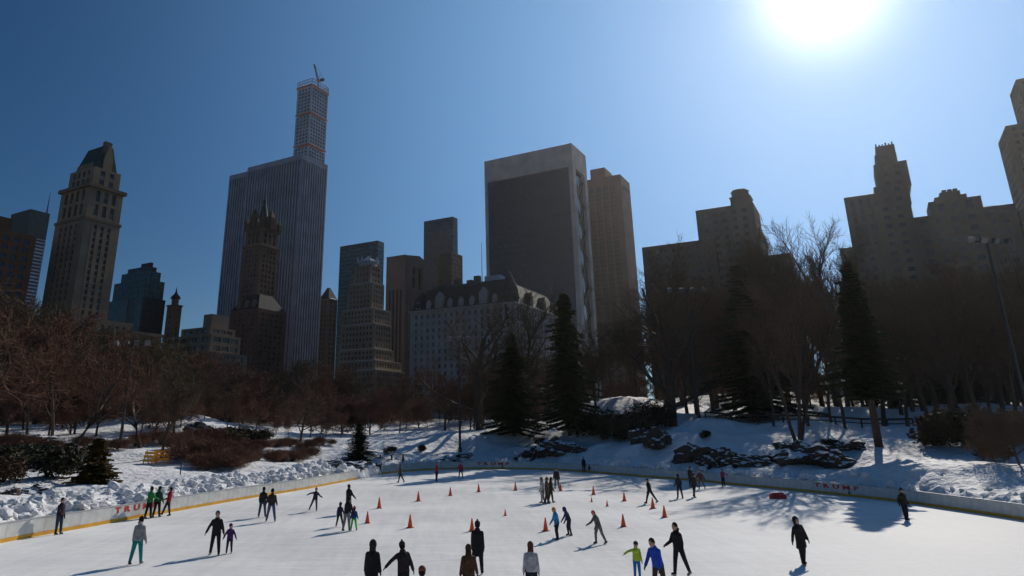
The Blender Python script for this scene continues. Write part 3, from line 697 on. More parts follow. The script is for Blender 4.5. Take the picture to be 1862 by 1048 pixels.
# -- white hotel with mansard roof
b = Building('white_mansard_hotel', 'white brick grand hotel with dark mansard roof behind the centre floodlight mast', 'hotel')
t = b.tier(746, 935, 1022, 552, 372); x0, x1, y0, y1, z = t
b.facade((x0, x1, y0, y1, z), 0, M['white_brick'], M['g_win'], 4.0, 4.0, .58, .42, .4, 2.2, 1.6)
b.cornice(t, z, 1.0, .9, M['white_brick']); b.cornice(t, z-13, .7, .5, M['white_brick'], 'belt_course')
b.part('mansard_roof', MB().frustum(x0+.2, x1-.2, y0+.2, y1-.2, z+1, x0+7, x1-7, y0+7, y1-7, z+14), M['slate'])
b.block('roof_ridge', x0+9, x1-9, y0+9, y1-9, z+14, z+16, M['copper'])
for k in range(9):
    X = x0+5+k*(x1-x0-10)/8; big = k in (2, 6); sc_ = 1.7 if big else 1
    b.part('dormer', MB().prism([(-1.5*sc_,0),(1.5*sc_,0),(1.5*sc_,4*sc_),(0,6*sc_),(-1.5*sc_,4*sc_)], 0, 4), M['white_brick']).location = (X, y0+.6, z+1)
for k in range(4):
    Yq = y0+6+k*(y1-y0-12)/3
    o = b.part('dormer', MB().prism([(-2,0),(2,0),(2,6),(0,9),(-2,6)], 0, 4), M['taupe']); o.location = (x1-.6, Yq, z+1); o.rotation_euler = (0, 0, R(90))
b.part('corner_turret', MB().loft([((x1-5, y0+5, z-8), 5.2, 5.2), ((x1-5, y0+5, z+4), 5.2, 5.2), ((x1-5, y0+5, z+4.2), 5.8, 5.8), ((x1-5, y0+5, z+10), 4.6, 4.6), ((x1-5, y0+5, z+16), 2, 2), ((x1-5, y0+5, z+20), .2, .2)], 12), M['slate'])
b.part('corner_turret', MB().loft([((x0+5, y0+5, z-8), 4.6, 4.6), ((x0+5, y0+5, z+3), 4.6, 4.6), ((x0+5, y0+5, z+3.2), 5.2, 5.2), ((x0+5, y0+5, z+8), 4, 4), ((x0+5, y0+5, z+13), .3, .3)], 12), M['slate'])
b.block('plant_room', x1-24, x1-14, y0+12, y0+26, z+14, z+19.5, M['concrete'])
b.part('flagpole', MB().tube([(x0+(x1-x0)*.62, y0+12, z+16), (x0+(x1-x0)*.62, y0+12, z+40)], [.22, .1], 6), M['slate'])
for k, (f, hh) in enumerate(((.2, 4), (.32, 5.5), (.45, 4), (.52, 6))): b.block('chimney', x0+(x1-x0)*f, x0+(x1-x0)*f+3.5, y0+14, y0+17, z+14, z+15+hh, M['dark_brick'])
# -- black glass tower in a travertine frame, its wide face sweeping out at the foot
b = Building('travertine_framed_tower', 'black glass tower in a pale travertine frame with sweeping base', 'skyscraper')
t = b.tier(880.5, 1038.8, 1064.8, 260.3, 500); x0, x1, y0, y1, z = t
def sweep(zz): u_ = max(0, 1-zz/(z*.5)); return 16*u_**2.1
zs = [z*i/26*.5 for i in range(27)] + [z*.75, z-19]
gl_ = MB(); o_ = 0
for zz in zs: gl_.v += [(x0+2.6, y0+.7-sweep(zz), zz), (x1-3.4, y0+.7-sweep(zz), zz)]
for i in range(len(zs)-1): gl_.f.append((2*i, 2*i+1, 2*i+3, 2*i+2)); gl_.m.append(0)
gl_.box(x0+2.6, x1-3.4, y0+1.0, y1-2, 0, z-19.2)
b.part('curtain_wall', gl_, M['g_solow'])
ml = MB()
for i in range(1, int((z-19)/4.2)):
    zz = i*4.2; s_ = sweep(zz); ml.box(x0+2.6, x1-3.4, y0+.55-s_, y0+.68-s_, zz-.16, zz+.16)
for i in range(1, 24):
    X = x0+2.6+i*(x1-x0-6)/24
    for a_, c_ in zip(zs, zs[1:]): ml.add([(X-.1, y0+.55-sweep(a_), a_), (X+.1, y0+.55-sweep(a_), a_), (X+.1, y0+.55-sweep(c_), c_), (X-.1, y0+.55-sweep(c_), c_)], [(0,1,2,3)])
b.part('mullions', ml, M['g_black'], stuff=True)
b.block('top_band', x0, x1, y0, y1, z-19, z, M['travertine'])
def edge_strip(name, xa, xb, dep):
    e_ = MB()
    for zz in zs: e_.v += [(xa, y0-sweep(zz), zz), (xb, y0-sweep(zz), zz), (xb, y0+dep-sweep(zz)*.6, zz), (xa, y0+dep-sweep(zz)*.6, zz)]
    for i in range(len(zs)-1):
        for j in range(4): e_.f.append((4*i+j, 4*i+(j+1) % 4, 4*i+4+(j+1) % 4, 4*i+4+j)); e_.m.append(0)
    b.part(name, e_, M['travertine'])
edge_strip('frame_edge', x0, x0+2.6, 3); edge_strip('frame_edge', x1-3.4, x1, 6.0)
b.block('back_pier', x1-3.4, x1, y1-6.0, y1, 0, z-19, M['travertine'])
b.block('side_glass', x1-5, x1-2.6, y0+6.0, y1-6.0, 0, z-19, M['g_navy'])
nx_ = 9; ya, yb = y0+6.0, y1-6.0
for k in range(nx_):
    za, zb_ = (z-25)*k/nx_, (z-25)*(k+1)/nx_
    for (p_, q_) in (((ya, za), (yb, zb_)), ((yb, za), (ya, zb_))):
        b.part('cross_brace', MB().tube([(x1-1.8, p_[0], p_[1]), (x1-1.8, q_[0], q_[1])], .6, 4), M['dark_brick'])
# -- rose stone tower right of it
b = Building('rose_pier_tower', 'rose brown tower of tall window bays with arched heads right of the travertine frame', 'skyscraper')
t = b.tier(1035, 1127.3, 1144.6, 317, 570); x0, x1, y0, y1, z = t
b.facade((x0, x1, y0, y1, z), 0, M['rose_stone'], M['g_brown'], 7.0, 4, .36, .0, .9, 4.0, 8, pier_depth=.1)
sp = MB()
for i in range(1, int((z-9)/4.0)): sp.box(x0+4, x1-4, y0+.45, y0+1.0, i*4-.5, i*4+.5)
b.part('spandrels', sp, M['dark_brick'], stuff=True)
L_ = x1-x0-8; nb_ = round(L_/7.0); bw_ = L_/nb_
for k in range(nb_):
    c_ = x0+4+(k+.5)*bw_; r_ = bw_*.32
    pts = [(c_-r_-.1, 0), (c_-r_, 0)] + [(c_-r_*math.cos(a_*math.pi/8), r_*math.sin(a_*math.pi/8)) for a_ in range(1, 8)] + [(c_+r_, 0), (c_+r_+.1, 0), (c_+r_+.1, r_+.4), (c_-r_-.1, r_+.4)]
    o = b.part('arch_head', MB().prism(pts, y0+.1, y0+.8), M['rose_stone']); o.location = (0, 0, z-8-r_-.35)
b.block('side_screen', x1-.4, x1+.05, y0+4.2, y1-4.2, 0, z-12, M['rose_stone'])
t9 = b.tier(1073, 1099, 1113, 304.5, 578); b.block('penthouse', *t9[:4], z, t9[4], M['rose_stone'])
# -- dark hotel slab group right of centre
b = Building('flat_brown_slab', 'flat dark brown slab standing left of the hotel with a rooftop lantern', base=4)
t = b.tier(1167, 1300, 1304, 433.5, 292, 22); b.facade(t, 0, M['dark_brick'], M['g_win'], 3.6, 3.5, .55, .5, .3, 1.8, 2)
b = Building('lantern_top_hotel', 'dark brown hotel with a rooftop lantern and shoulders stepping down to the right', 'hotel', base=4)
t = b.tier(1264.5, 1369, 1374, 368, 285, 20); x0, x1, y0, y1, z = t
b.facade(t, 0, M['taupe'], M['g_win'], 3.8, 3.5, .55, .48, .35, 2, 2)
zt = at(1362, 356, 287).z-4
b.block('tower_base', x1-9.2, x1-1.2, y0+2, y0+10, z, zt, M['taupe']); b.cornice((x1-9.2, x1-1.2, y0+2, y0+10, 0), zt, .5, .4, M['taupe'])
b.part('lantern', MB().loft([((x1-5.4, y0+6, zt+.5), 3.6, 3.6), ((x1-5.4, y0+6, zt+3.4), 3.6, 3.6), ((x1-5.4, y0+6, zt+3.6), 4.0, 4.0), ((x1-5.4, y0+6, zt+4.2), 3.4, 3.4)], 8), M['taupe2'])
t = b.tier(1300, 1381, 1385, 413, 289, 22); b.facade(t, 0, M['taupe'], M['g_win'], 3.8, 3.5, .55, .48, .35, 2, 1, names=('shoulder_wall', 'shoulder_windows'))
t = b.tier(1320, 1437, 1442, 460, 293, 22); b.facade(t, 0, M['taupe'], M['g_win'], 3.8, 3.5, .55, .48, .35, 2, 1, names=('shoulder_wall', 'shoulder_windows'))
# -- right hand group
b = Building('ribbed_grey_wing', 'grey ribbed block left of the setback tower under the sun', base=4)
t = b.tier(1534, 1606, 1612, 350, 262, 20); b.facade(t, 0, M['taupe'], M['g_win'], 2.6, 3.5, .45, .12, .4, 1.4, 1.4, pier_depth=.2)
t = b.tier(1526, 1600, 1604, 444, 258, 20); b.facade(t, 0, M['taupe'], M['g_win'], 3.2, 3.5, .5, .48, .4, 1.4, 1.2, names=('base_wall', 'base_windows'))
b = Building('setback_tower_hotel', 'warm taupe setback tower rising tallest at the right below the sun', 'skyscraper', base=4)
TT = [(1588, 1655, 1679, 366, 254), (1588, 1650, 1659, 332, 257), (1588, 1648, 1650, 291, 260), (1590, 1629, 1631, 277, 262), (1590, 1624.5, 1626, 257, 263)]
zp = 0
for i, (a, c, r_, yy, YY) in enumerate(TT):
    t = b.tier(a, c, r_, yy, YY, 20-2*i)
    if i < 4: b.facade(t, zp, M['taupe2'], M['g_win'], 3.7, 3.4, .52, .5, .4, 1.6, 1.0, names=('wall', 'windows') if i == 0 else ('setback_wall', 'setback_windows'))
    else:
        x0, x1, y0, y1, z = t; b.block('tank_house', x0, x1, y0, y1, zp, z-1.2, M['taupe2'])
        for k in range(6): b.block('battlement', x0+(x1-x0)*k/6+.15, x0+(x1-x0)*(k+.6)/6, y0, y0+.8, z-1.2, z-(.0 if k in (0, 3, 5) else .5), M['taupe2'])
    zp = t[4]
b = Building('stepped_penthouse_block', 'broad apartment block with stepped penthouse and picture windows right of the setback tower', base=4)
t = b.tier(1655, 1789, 1796, 380, 250, 24); b.facade(t, 0, M['taupe2'], M['g_win'], 4.6, 4.0, .46, .46, .45, 1.6, 1.4, sep=t[4]-26)
zp = t[4]
for i, (a, c, r_, yy, YY) in enumerate([(1688, 1783, 1788, 355.5, 253), (1699, 1757, 1760, 352, 255), (1708, 1745, 1748, 346, 257)]):
    t = b.tier(a, c, r_, yy, YY, 14-3*i)
    if i == 0: b.facade(t, zp, M['taupe2'], M['g_win'], 4.6, 4, .46, .4, .45, 1.6, 1.2, names=('penthouse_wall', 'penthouse_windows'))
    else: b.block('penthouse_step', *t[:4], zp, t[4], M['taupe2'])
    zp = t[4]
x0, x1, y0, y1, z = t
for k in range(3): b.block('chimney', x0+1+k*(x1-x0-3)/2, x0+2.4+k*(x1-x0-3)/2, y0+1, y0+3, z, z+1.2, M['taupe'])
b = Building('plain_taupe_block', 'plain lower taupe block with a snow patch on its roof beside the right edge', base=4)
t = b.tier(1780, 1845, 1851, 370, 246, 24); b.facade(t, 0, M['taupe'], M['g_win'], 4.2, 3.8, .5, .5, .4, 1.6, 1.4)
b.part('roof_snow', MB().frustum(t[1]-10, t[1]-4, t[2]+1, t[2]+8, t[4], t[1]-8.4, t[1]-5.6, t[2]+3, t[2]+6, t[4]+1.0), M['snow_cap'])
b = Building('corner_grey_block', 'low grey block cut off by the right picture edge', base=4)
t = b.tier(1853, 1935, 1940, 372, 242, 24); b.facade(t, 0, M['taupe'], M['g_win'], 4.2, 3.8, .5, .5, .4, 1.6, 1.4)
b = Building('ribbed_dark_tower', 'dark ribbed tower cut off by the right picture edge', 'skyscraper', base=4)
t = b.tier(1828, 1930, 1936, 212, 300, 26); b.facade(t, 0, M['dark_brick'], M['g_win'], 3.2, 3.5, .4, .42, .4, 1.6, 1.2); zp = t[4]
t = b.tier(1847, 1925, 1930, 130, 303, 20); b.facade(t, zp, M['dark_brick'], M['g_win'], 3.2, 3.5, .4, .42, .4, 1.6, 1.2, names=('setback_wall', 'setback_windows'))
# -- small far things at street level
b = Building('red_window_house', 'low building with pale window frames glimpsed through the left woods', base=4)
t = b.tier(330, 437, 452, 728, 290, 20); b.facade(t, 0, M['red_brick'], M['g_win'], 5, 4.2, .3, .3, .35, 1, 1.2)
# -- thin haze over park and city, added to lift darks like lens veil
hz = MB().box(-2900, 2900, -1900, 4100, -1.4, 475)
hm = bpy.data.materials.new('haze'); hm.use_nodes = True; hn = hm.node_tree.nodes; hn.clear()
ho = hn.new('ShaderNodeOutputMaterial'); hv = hn.new('ShaderNodeVolumePrincipled')
hv.inputs['Color'].default_value = (.96, .95, .94, 1); hv.inputs['Density'].default_value = 0.48e-4; hv.inputs['Anisotropy'].default_value = .76
hm.node_tree.links.new(hv.outputs['Volume'], ho.inputs['Volume'])
haze = hz.build('haze', hm); haze['kind'] = 'stuff'; haze['label'] = 'thin pale haze in the air added to veil the darks'
#@@NATURE
# ------------------------------------------------------------------ trees, shrubs, rocks
def rdir(rng): 
    while True:
        v = Vector((rng.uniform(-1,1), rng.uniform(-1,1), rng.uniform(-1,1)))
        if .05 < v.length < 1: return v.normalized()
def bare_tree(seed, H=14.0, trunk=.28, limbs=6, spread=.9, up=.25, r0=.24, lv=(7, 7, 6, 5), lens=(.42, .5, .5, .5), lean=0.0, stems=1, twig=.016):
    """tapered trunk and limbs in one mesh, the fine twigs that make the crown in another"""
    rng = random.Random(seed); tm, cm = MB(), MB()
    def grow(p, d, L, r, lev):
        n = (5, 4, 3, 3, 2)[min(lev, 4)]; pts = [p]; rad = [r]; dirs = [d]
        for i in range(n):
            wob = (.10, .22, .30, .35, .35)[min(lev, 4)]
            d = (d + rdir(rng)*wob + Vector((0,0,up*(.35 if lev else .1)))).normalized()
            p = p + d*(L/n); pts.append(p); rad.append(r*(1-(i+1)/n*(.45 if lev < 2 else .75))); dirs.append(d)
        if lev <= 1: tm.tube(pts, rad, 7 if lev == 0 else 5, cap=False)
        elif lev == 2: tm.tube(pts, rad, 4, cap=False)
        else: cm.tube(pts, rad, 3, cap=False)
        if lev >= 4: return
        k = limbs if lev == 0 else lv[lev-1]
        for j in range(k):
            f = (trunk_start + (1-trunk_start)*(j+.5)/k) if lev == 0 else .25 + .75*(j+rng.random())/k
            i = min(n-1, int(f*n)); q = pts[i].lerp(pts[i+1], f*n-i); dd = dirs[i]
            side = rdir(rng); side = (side - dd*side.dot(dd)).normalized()
            ang = rng.uniform(.55, 1.1)*spread
            if lev == 0:
                az = j*2.4+rng.uniform(-.5,.5); side = Vector((math.cos(az), math.sin(az), 0))
            nd = (dd*math.cos(ang) + side*math.sin(ang)).normalized()
            ll = L*lens[min(lev, 3)]*rng.uniform(.7, 1.25)
            if lev == 0: ll = H*lens[0]*rng.uniform(.75, 1.2)*(1.1-.35*f)
            rr = max(twig, rad[i]*rng.uniform(.45, .62)) if lev < 2 else (twig*1.5 if lev == 2 else twig)
            grow(q, nd, ll, rr, lev+1)
    trunk_start = trunk
    for s_ in range(stems):
        a = rng.uniform(0, 6.28); ln = lean if stems == 1 else .25
        grow(Vector((0,0,-.4)), Vector((ln*math.cos(a) if stems > 1 else lean, ln*math.sin(a) if stems > 1 else 0, 1)).normalized(), H*.72, r0/(stems**.4), 0)
    zmax = max(max(v[2] for v in tm.v), max(v[2] for v in cm.v))
    return tm, cm, zmax
def conifer(seed, H=13.0, Rr=3.2, clear=.06, droop=.35, leaf=.42, whorls=40):
    rng = random.Random(seed); tm, cm = MB(), MB()
    tm.tube([(0,0,-.3), (0,0,H*.5), (0,0,H*.98)], [H*.018, H*.011, .02], 7)
    for w_ in range(whorls):
        f = clear + (1-clear)*(w_/whorls)**.92; z = H*f; Lb = Rr*((1-f)**.8)*rng.uniform(.75, 1.15)*(min(1, (f-clear)*9+.55)) + .15
        nb = rng.randint(6, 9); a0 = rng.uniform(0, 6.28)
        for k in range(nb):
            a = a0 + k*6.283/nb + rng.uniform(-.3, .3); L = Lb*rng.uniform(.45, 1.3)*(1+.18*math.sin(a*2+f*9)+.12*math.sin(a*3-f*14)); d = Vector((math.cos(a), math.sin(a), 0)); s = Vector((-d.y, d.x, 0))
            tm.tube([(0,0,z), tuple(d*L*.55+Vector((0,0,z-L*droop*.35))), tuple(d*L*.95+Vector((0,0,z-L*droop*.6)))], [.035, .02, .008], 3, cap=False)
            m_ = max(5, int(L*20))
            for i in range(m_):
                t = (i+rng.random())/m_; c = d*(L*(.12+.88*t)) + Vector((0,0,z - L*droop*(t*.9-.25*t*t)))
                wd = leaf*(1.15-.55*t)
                for sd in (-1, 1, -1, 1):
                    q = c + s*(sd*wd*rng.uniform(.4, 1.1)) + d*rng.uniform(0,.3)*leaf + Vector((0,0,rng.uniform(-.55,.12)*leaf))
                    p2 = c + d*leaf*.45 + Vector((0,0,rng.uniform(-.3,.2)*leaf)); 
                    cm.add([tuple(c), tuple(q), tuple(p2)], [(0,1,2)])
    return tm, cm, H
def shrub(seed, Rr=1.5, Hh=1.6, n=2600, leaf=.16, twiggy=False):
    rng = random.Random(seed); tm, cm = MB(), MB()
    for k in range(9):
        a = rng.uniform(0, 6.28); r = Rr*rng.uniform(.3,.8); tm.tube([(0,0,-.1), (math.cos(a)*r*.4, math.sin(a)*r*.4, Hh*.45), (math.cos(a)*r, math.sin(a)*r, Hh*rng.uniform(.6,.9))], [.05, .035, .012], 4, cap=False)
    bl = [(Vector((rng.uniform(-.6,.6)*Rr, rng.uniform(-.6,.6)*Rr, Hh*rng.uniform(.25,.7))), rng.uniform(.35,.6)) for _ in range(9)]
    for k in range(n):
        c, rr = rng.choice(bl); v = rdir(rng)*(rng.random()**.4); p = c + Vector((v.x*rr*Rr, v.y*rr*Rr, v.z*rr*Hh*.75))
        if p.z < .02: p.z = rng.uniform(0,.3)
        if twiggy:
            d = (rdir(rng)+Vector((0,0,.8))).normalized()*leaf*3; s = rdir(rng)*.014; cm.add([tuple(p-s), tuple(p+s), tuple(p+d)], [(0,1,2)])
        else:
            a, b_ = rdir(rng)*leaf, rdir(rng)*leaf; cm.add([tuple(p), tuple(p+a), tuple(p+b_)], [(0,1,2)])
    return tm, cm, Hh
def kind(f, bark, crown, **k):
    tm, cm, h = f(**k); return tm.mesh('trunk', M[bark], True), cm.mesh('crown', M[crown]), h
K = {}
for i in range(4): K['wood%d' % i] = kind(bare_tree, 'bark', ('twig_red', 'twig_brown', 'twig_red', 'twig_olive')[i], seed=10+i, H=13, trunk=.22+.04*i, limbs=8, spread=.8+.1*i, twig=.027, lv=(9, 8, 7, 5))
for i in range(3): K['tall%d' % i] = kind(bare_tree, 'bark', ('twig_brown', 'twig_olive', 'twig_brown')[i], seed=30+i, H=18, trunk=.30, limbs=11, spread=.62+.08*i, up=.4, r0=.30, twig=.016, lens=(.34, .5, .5, .5), lv=(8, 7, 7, 5))
K['spread0'] = kind(bare_tree, 'bark', 'twig_brown', seed=51, H=14, trunk=.16, limbs=8, spread=1.05, up=.3, r0=.46, lens=(.55, .5, .48, .5), twig=.016)
K['spread1'] = kind(bare_tree, 'bark', 'twig_red', seed=52, H=11, trunk=.18, limbs=8, spread=1.1, up=.16, r0=.26, lens=(.55, .52, .5, .5), twig=.017)
K['multi'] = kind(bare_tree, 'bark', 'twig_brown', seed=61, H=15, trunk=.3, limbs=6, spread=.6, up=.4, r0=.26, stems=4, lens=(.3, .5, .5, .5), lv=(6, 6, 5, 4))
K['low'] = kind(bare_tree, 'bark', 'twig_brown', seed=71, H=6.5, trunk=.3, limbs=12, spread=1.3, up=.02, r0=.18, lens=(.8, .5, .5, .55), lv=(10, 9, 8, 6), twig=.022)
K['lean'] = kind(bare_tree, 'bark', 'twig_red', seed=81, H=12, trunk=.3, limbs=7, spread=.95, up=.3, r0=.28, lean=.45, twig=.018)
for i in range(3): K['spruce%d' % i] = kind(conifer, 'bark', ('needle', 'needle_dark', 'needle')[i], seed=90+i, H=13, Rr=(3.6, 3.4, 3.0)[i], clear=(.04, .05, .06)[i])
K['pine'] = kind(conifer, 'bark', 'needle_dark', seed=95, H=20, Rr=3.6, clear=.26, droop=.25, leaf=.6, whorls=44)
K['goldshrub'] = kind(conifer, 'bark', 'leaf_gold', seed=97, H=3.6, Rr=1.45, clear=.02, droop=.12, leaf=.3, whorls=34)
for i in range(3): K['bush%d' % i] = kind(shrub, 'bark', ('leaf_dark', 'leaf_dark', 'leaf_rust')[i], seed=100+i)
for i in range(2): K['brush%d' % i] = kind(shrub, 'bark', 'twig_red', seed=110+i, Rr=1.6, Hh=1.4, n=3600, leaf=.2, twiggy=True)
def plant(name, label, cat, k, px, Y, ytop, group=None, rz=None, wide=1.0, dz=0.0, hgt=None):
    p = at(px, 765, Y); z = tz(p.x, p.y); H = hgt or max(1.0, at(px, ytop, Y).z - z); tr, cr, h = K[k]; s = H/h
    rng = random.Random(int(px*7+Y*13))
    o = thing(name, label, cat, (p.x, p.y, z+dz), rz if rz is not None else rng.uniform(0, 6.28), group, (s*wide, s*wide, s))
    link('trunk', tr, o); link('crown', cr, o); return o
# single trees one can pick out
plant('bare_tree', 'tall bare tree with open crown against the sky below the sun', 'tree', 'tall0', 1527, 122, 382)
plant('bare_tree', 'tall bare tree just left of the tallest one below the sun', 'tree', 'tall1', 1470, 126, 400)
plant('bare_tree', 'bare tree standing right behind the tallest one below the sun', 'tree', 'tall1', 1545, 130, 405, rz=2.0, wide=.9)
plant('bare_tree', 'bare tree with fine twigs left of the pair below the sun', 'tree', 'tall2', 1437, 132, 400, rz=4.0)
plant('bare_tree', 'slim bare tree rising between the two tall ones below the sun', 'tree', 'tall2', 1500, 140, 430)
plant('bare_tree', 'big bare tree with wide spreading limbs and thick trunk right of the tall spruce', 'tree', 'spread0', 1222, 106, 482, rz=.4, wide=1.05)
plant('bare_tree', 'bare tree splitting into several stems at the foot of the fenced slope', 'tree', 'multi', 1446, 78, 470, rz=2.0)
plant('pine_tree', 'dark pine with a long bare trunk standing on the right slope', 'tree', 'pine', 1590, 72, 474, wide=1.15)
plant('spruce_tree', 'dark spruce behind the dark rail on the right slope', 'tree', 'spruce1', 1377, 108, 478, wide=1.25)
plant('bare_tree', 'low wide tree with dense drooping twigs above the right boards', 'tree', 'low', 1835, 57, 720, rz=2.9, wide=1.1)
plant('bare_tree', 'dense low tree left of the drooping one above the right boards', 'tree', 'low', 1745, 68, 725, rz=.9, wide=1.1)
plant('spruce_tree', 'olive green spruce left of the taller spruce at the middle', 'tree', 'spruce0', 934, 110, 602, wide=1.25)
plant('spruce_tree', 'tall dark spruce before the travertine framed tower', 'tree', 'spruce2', 1036, 106, 530, wide=1.05)
plant('bare_tree', 'large bare tree with forked trunk before the white hotel', 'tree', 'spread0', 872, 120, 520, rz=3.4)
plant('bare_tree', 'bare tree with ascending limbs before the white hotel roof turret', 'tree', 'tall1', 948, 122, 515, rz=1.2)
plant('bare_tree', 'bare tree whose long boughs reach in from the left picture edge', 'tree', 'spread1', -70, 62, 470, rz=1.0, wide=1.3)
plant('bare_tree', 'leaning dark tree rising behind the left shrubs', 'tree', 'lean', 138, 78, 585, rz=.2)
plant('bare_tree', 'thick leaning tree beside the left floodlight mast', 'tree', 'lean', 262, 84, 610, rz=2.6)
plant('bare_tree', 'bare tree left of the leaning dark tree', 'tree', 'wood2', 100, 88, 570)
plant('bare_tree', 'round crowned bare tree alone on the snow left of centre', 'tree', 'spread1', 548, 98, 668, rz=4.0)
plant('bare_tree', 'slender tree behind the yellow barricades', 'tree', 'wood1', 300, 74, 650)
plant('bare_tree', 'bare tree on the crest left of the dark rail', 'tree', 'tall2', 1272, 106, 520)
for i, (px, Y, yt, lb) in enumerate([(1405, 92, 560, 'first'), (1468, 90, 500, 'second'), (1510, 92, 540, 'third'), (1535, 88, 520, 'fourth')]):
    plant('bare_tree', 'slim tree %s from the spruce along the dark rail' % lb, 'tree', 'tall%d' % (i % 3), px, Y, yt, wide=.8)
plant('small_evergreen', 'small golden brown evergreen on the snow behind the left boards', 'tree', 'goldshrub', 186, 54, 796, wide=1.25)
plant('spruce_tree', 'squat dark evergreen behind the gap in the boards', 'tree', 'spruce1', 655, 89, 768, wide=2.0)
plant('bare_tree', 'tall bare tree before the dark brown hotel shoulders', 'tree', 'tall0', 1395, 130, 415, rz=2.2)
plant('bare_tree', 'bare tree whose top shows above the flat brown slab', 'tree', 'tall2', 1245, 135, 405, rz=1.0)
# the woods in rows: every tree is named by its place before the landmark behind it
LM = [(70, 'orange brick block'), (200, 'copper roof hotel'), (300, 'dark glass building'), (400, 'terraced cream house'), (600, 'striped slab'), (700, 'stepped cream tower'), (770, 'pink granite tower'), (880, 'white hotel'),
      (1065, 'travertine framed tower'), (1160, 'rose brown tower'), (1265, 'flat brown slab'), (1400, 'lantern top hotel'), (1535, 'sky gap below the sun'), (1590, 'grey ribbed block'), (1680, 'setback tower'), (1800, 'stepped penthouse block'), (9999, 'right picture edge')]
ORD = 'first second third fourth fifth sixth seventh eighth ninth tenth eleventh twelfth thirteenth fourteenth fifteenth sixteenth seventeenth eighteenth nineteenth twentieth'.split()
ROWS = {}
def row_label(o, noun, px):
    lm = next(t for x, t in LM if px < x); ROWS.setdefault((noun, lm), []).append((px, o))
def name_rows():
    for (noun, lm), L in ROWS.items():
        L.sort(key=lambda t: t[0])
        for i, (_, o) in enumerate(L):
            o['label'] = ('%s from left of the %s before the %s' % (ORD[i], noun + 's', lm)) if len(L) > 1 else ('the only %s before the %s' % (noun, lm))
rng = random.Random(5)
def skyline(pts, x):
    for (a, ya), (b_, yb) in zip(pts, pts[1:]):
        if a <= x <= b_: return ya + (yb-ya)*(x-a)/(b_-a)
    return pts[-1][1]
SK = [(-80,520),(60,560),(160,600),(260,620),(350,640),(450,660),(600,672),(700,686),(770,680),(800,640),(900,590),(1000,590),(1100,580),(1180,540),(1260,500),(1330,455),(1400,480),(1435,590),(1535,600),(1590,490),(1700,490),(1800,480),(1950,460)]
def wood(x0, x1, n, Ya, Yb, label, group, kinds, dy=0):
    for i in range(n):
        px = x0 + (x1-x0)*(i+rng.uniform(.1,.9))/n; Y = rng.uniform(Ya, Yb)
        row_label(plant('bare_tree', label, 'tree', rng.choice(kinds), px, Y, skyline(SK, px)+rng.uniform(-8, 45)+dy, group, wide=rng.uniform(.9, 1.3)), label, px)
WD = ['wood0', 'wood1', 'wood2', 'wood3']
wood(-60, 330, 26, 105, 200, 'bare left wood tree', 'wood at left', WD, -15)
wood(-60, 330, 12, 88, 105, 'front row left wood tree', 'front row of the left wood', WD, 40)
wood(330, 760, 32, 120, 210, 'bare reddish middle wood tree', 'wood below the striped slab', WD, -12)
wood(330, 640, 10, 106, 120, 'small bare wood edge tree', 'front row of the middle wood', WD, 45)
wood(640, 1010, 18, 122, 165, 'bare hollow wood tree', 'wood at the middle', WD+['tall0'], 35)
wood(1040, 1350, 13, 118, 150, 'bare crest wood tree', 'wood on the crest', WD+['tall0', 'tall1'], 10)
wood(1300, 1560, 6, 122, 150, 'bare rail side tree', 'wood behind the rail', ['tall0', 'tall1', 'tall2'], 10)
wood(1540, 1930, 20, 92, 125, 'bare dense wood tree', 'dense wood at the right', ['tall0', 'tall1', 'tall2', 'wood1'], -5)
wood(1580, 1960, 12, 120, 150, 'hindmost right wood tree', 'back of the right wood', ['wood0', 'wood1', 'wood3'], 0)
wood(1620, 1930, 6, 80, 96, 'front row right wood tree', 'front row of the right wood', ['tall0', 'tall1', 'tall2'], 45)
for i in range(2): K['thick%d' % i] = kind(bare_tree, 'bark', 'twig_red' if i else 'twig_brown', seed=130+i, H=7, trunk=.06, limbs=12, spread=1.0, up=.2, r0=.12, lens=(.5, .5, .5, .5), lv=(9, 8, 7, 5), twig=.026)
def thicket(x0, x1, nn, Ya, Yb, ya, yb, label, group):
    for i in range(nn):
        px = x0 + (x1-x0)*(i+rng.uniform(.1,.9))/nn; row_label(plant('thicket_tree', label, 'small tree', 'thick%d' % (i % 2), px, rng.uniform(Ya, Yb), rng.uniform(ya, yb), group, wide=rng.uniform(1.1, 1.5)), label, px)
thicket(-60, 340, 12, 96, 140, 650, 710, 'low thicket tree', 'thicket in the left wood')
thicket(330, 780, 18, 122, 170, 685, 725, 'low dense thicket tree', 'thicket below the striped slab')
thicket(780, 1340, 12, 135, 165, 675, 705, 'low brown thicket tree', 'thicket behind the spruces')
thicket(1340, 1930, 11, 135, 170, 650, 695, 'low dark thicket tree', 'thicket in the right wood')
for i, (px, Y, yt) in enumerate([(1640, 128, 510), (1740, 132, 520)]): plant('spruce_tree', 'dark spruce in the right wood before the ' + ('setback tower', 'stepped penthouse block')[i], 'tree', 'spruce%d' % (i % 3), px, Y, yt, 'spruces in the right wood')
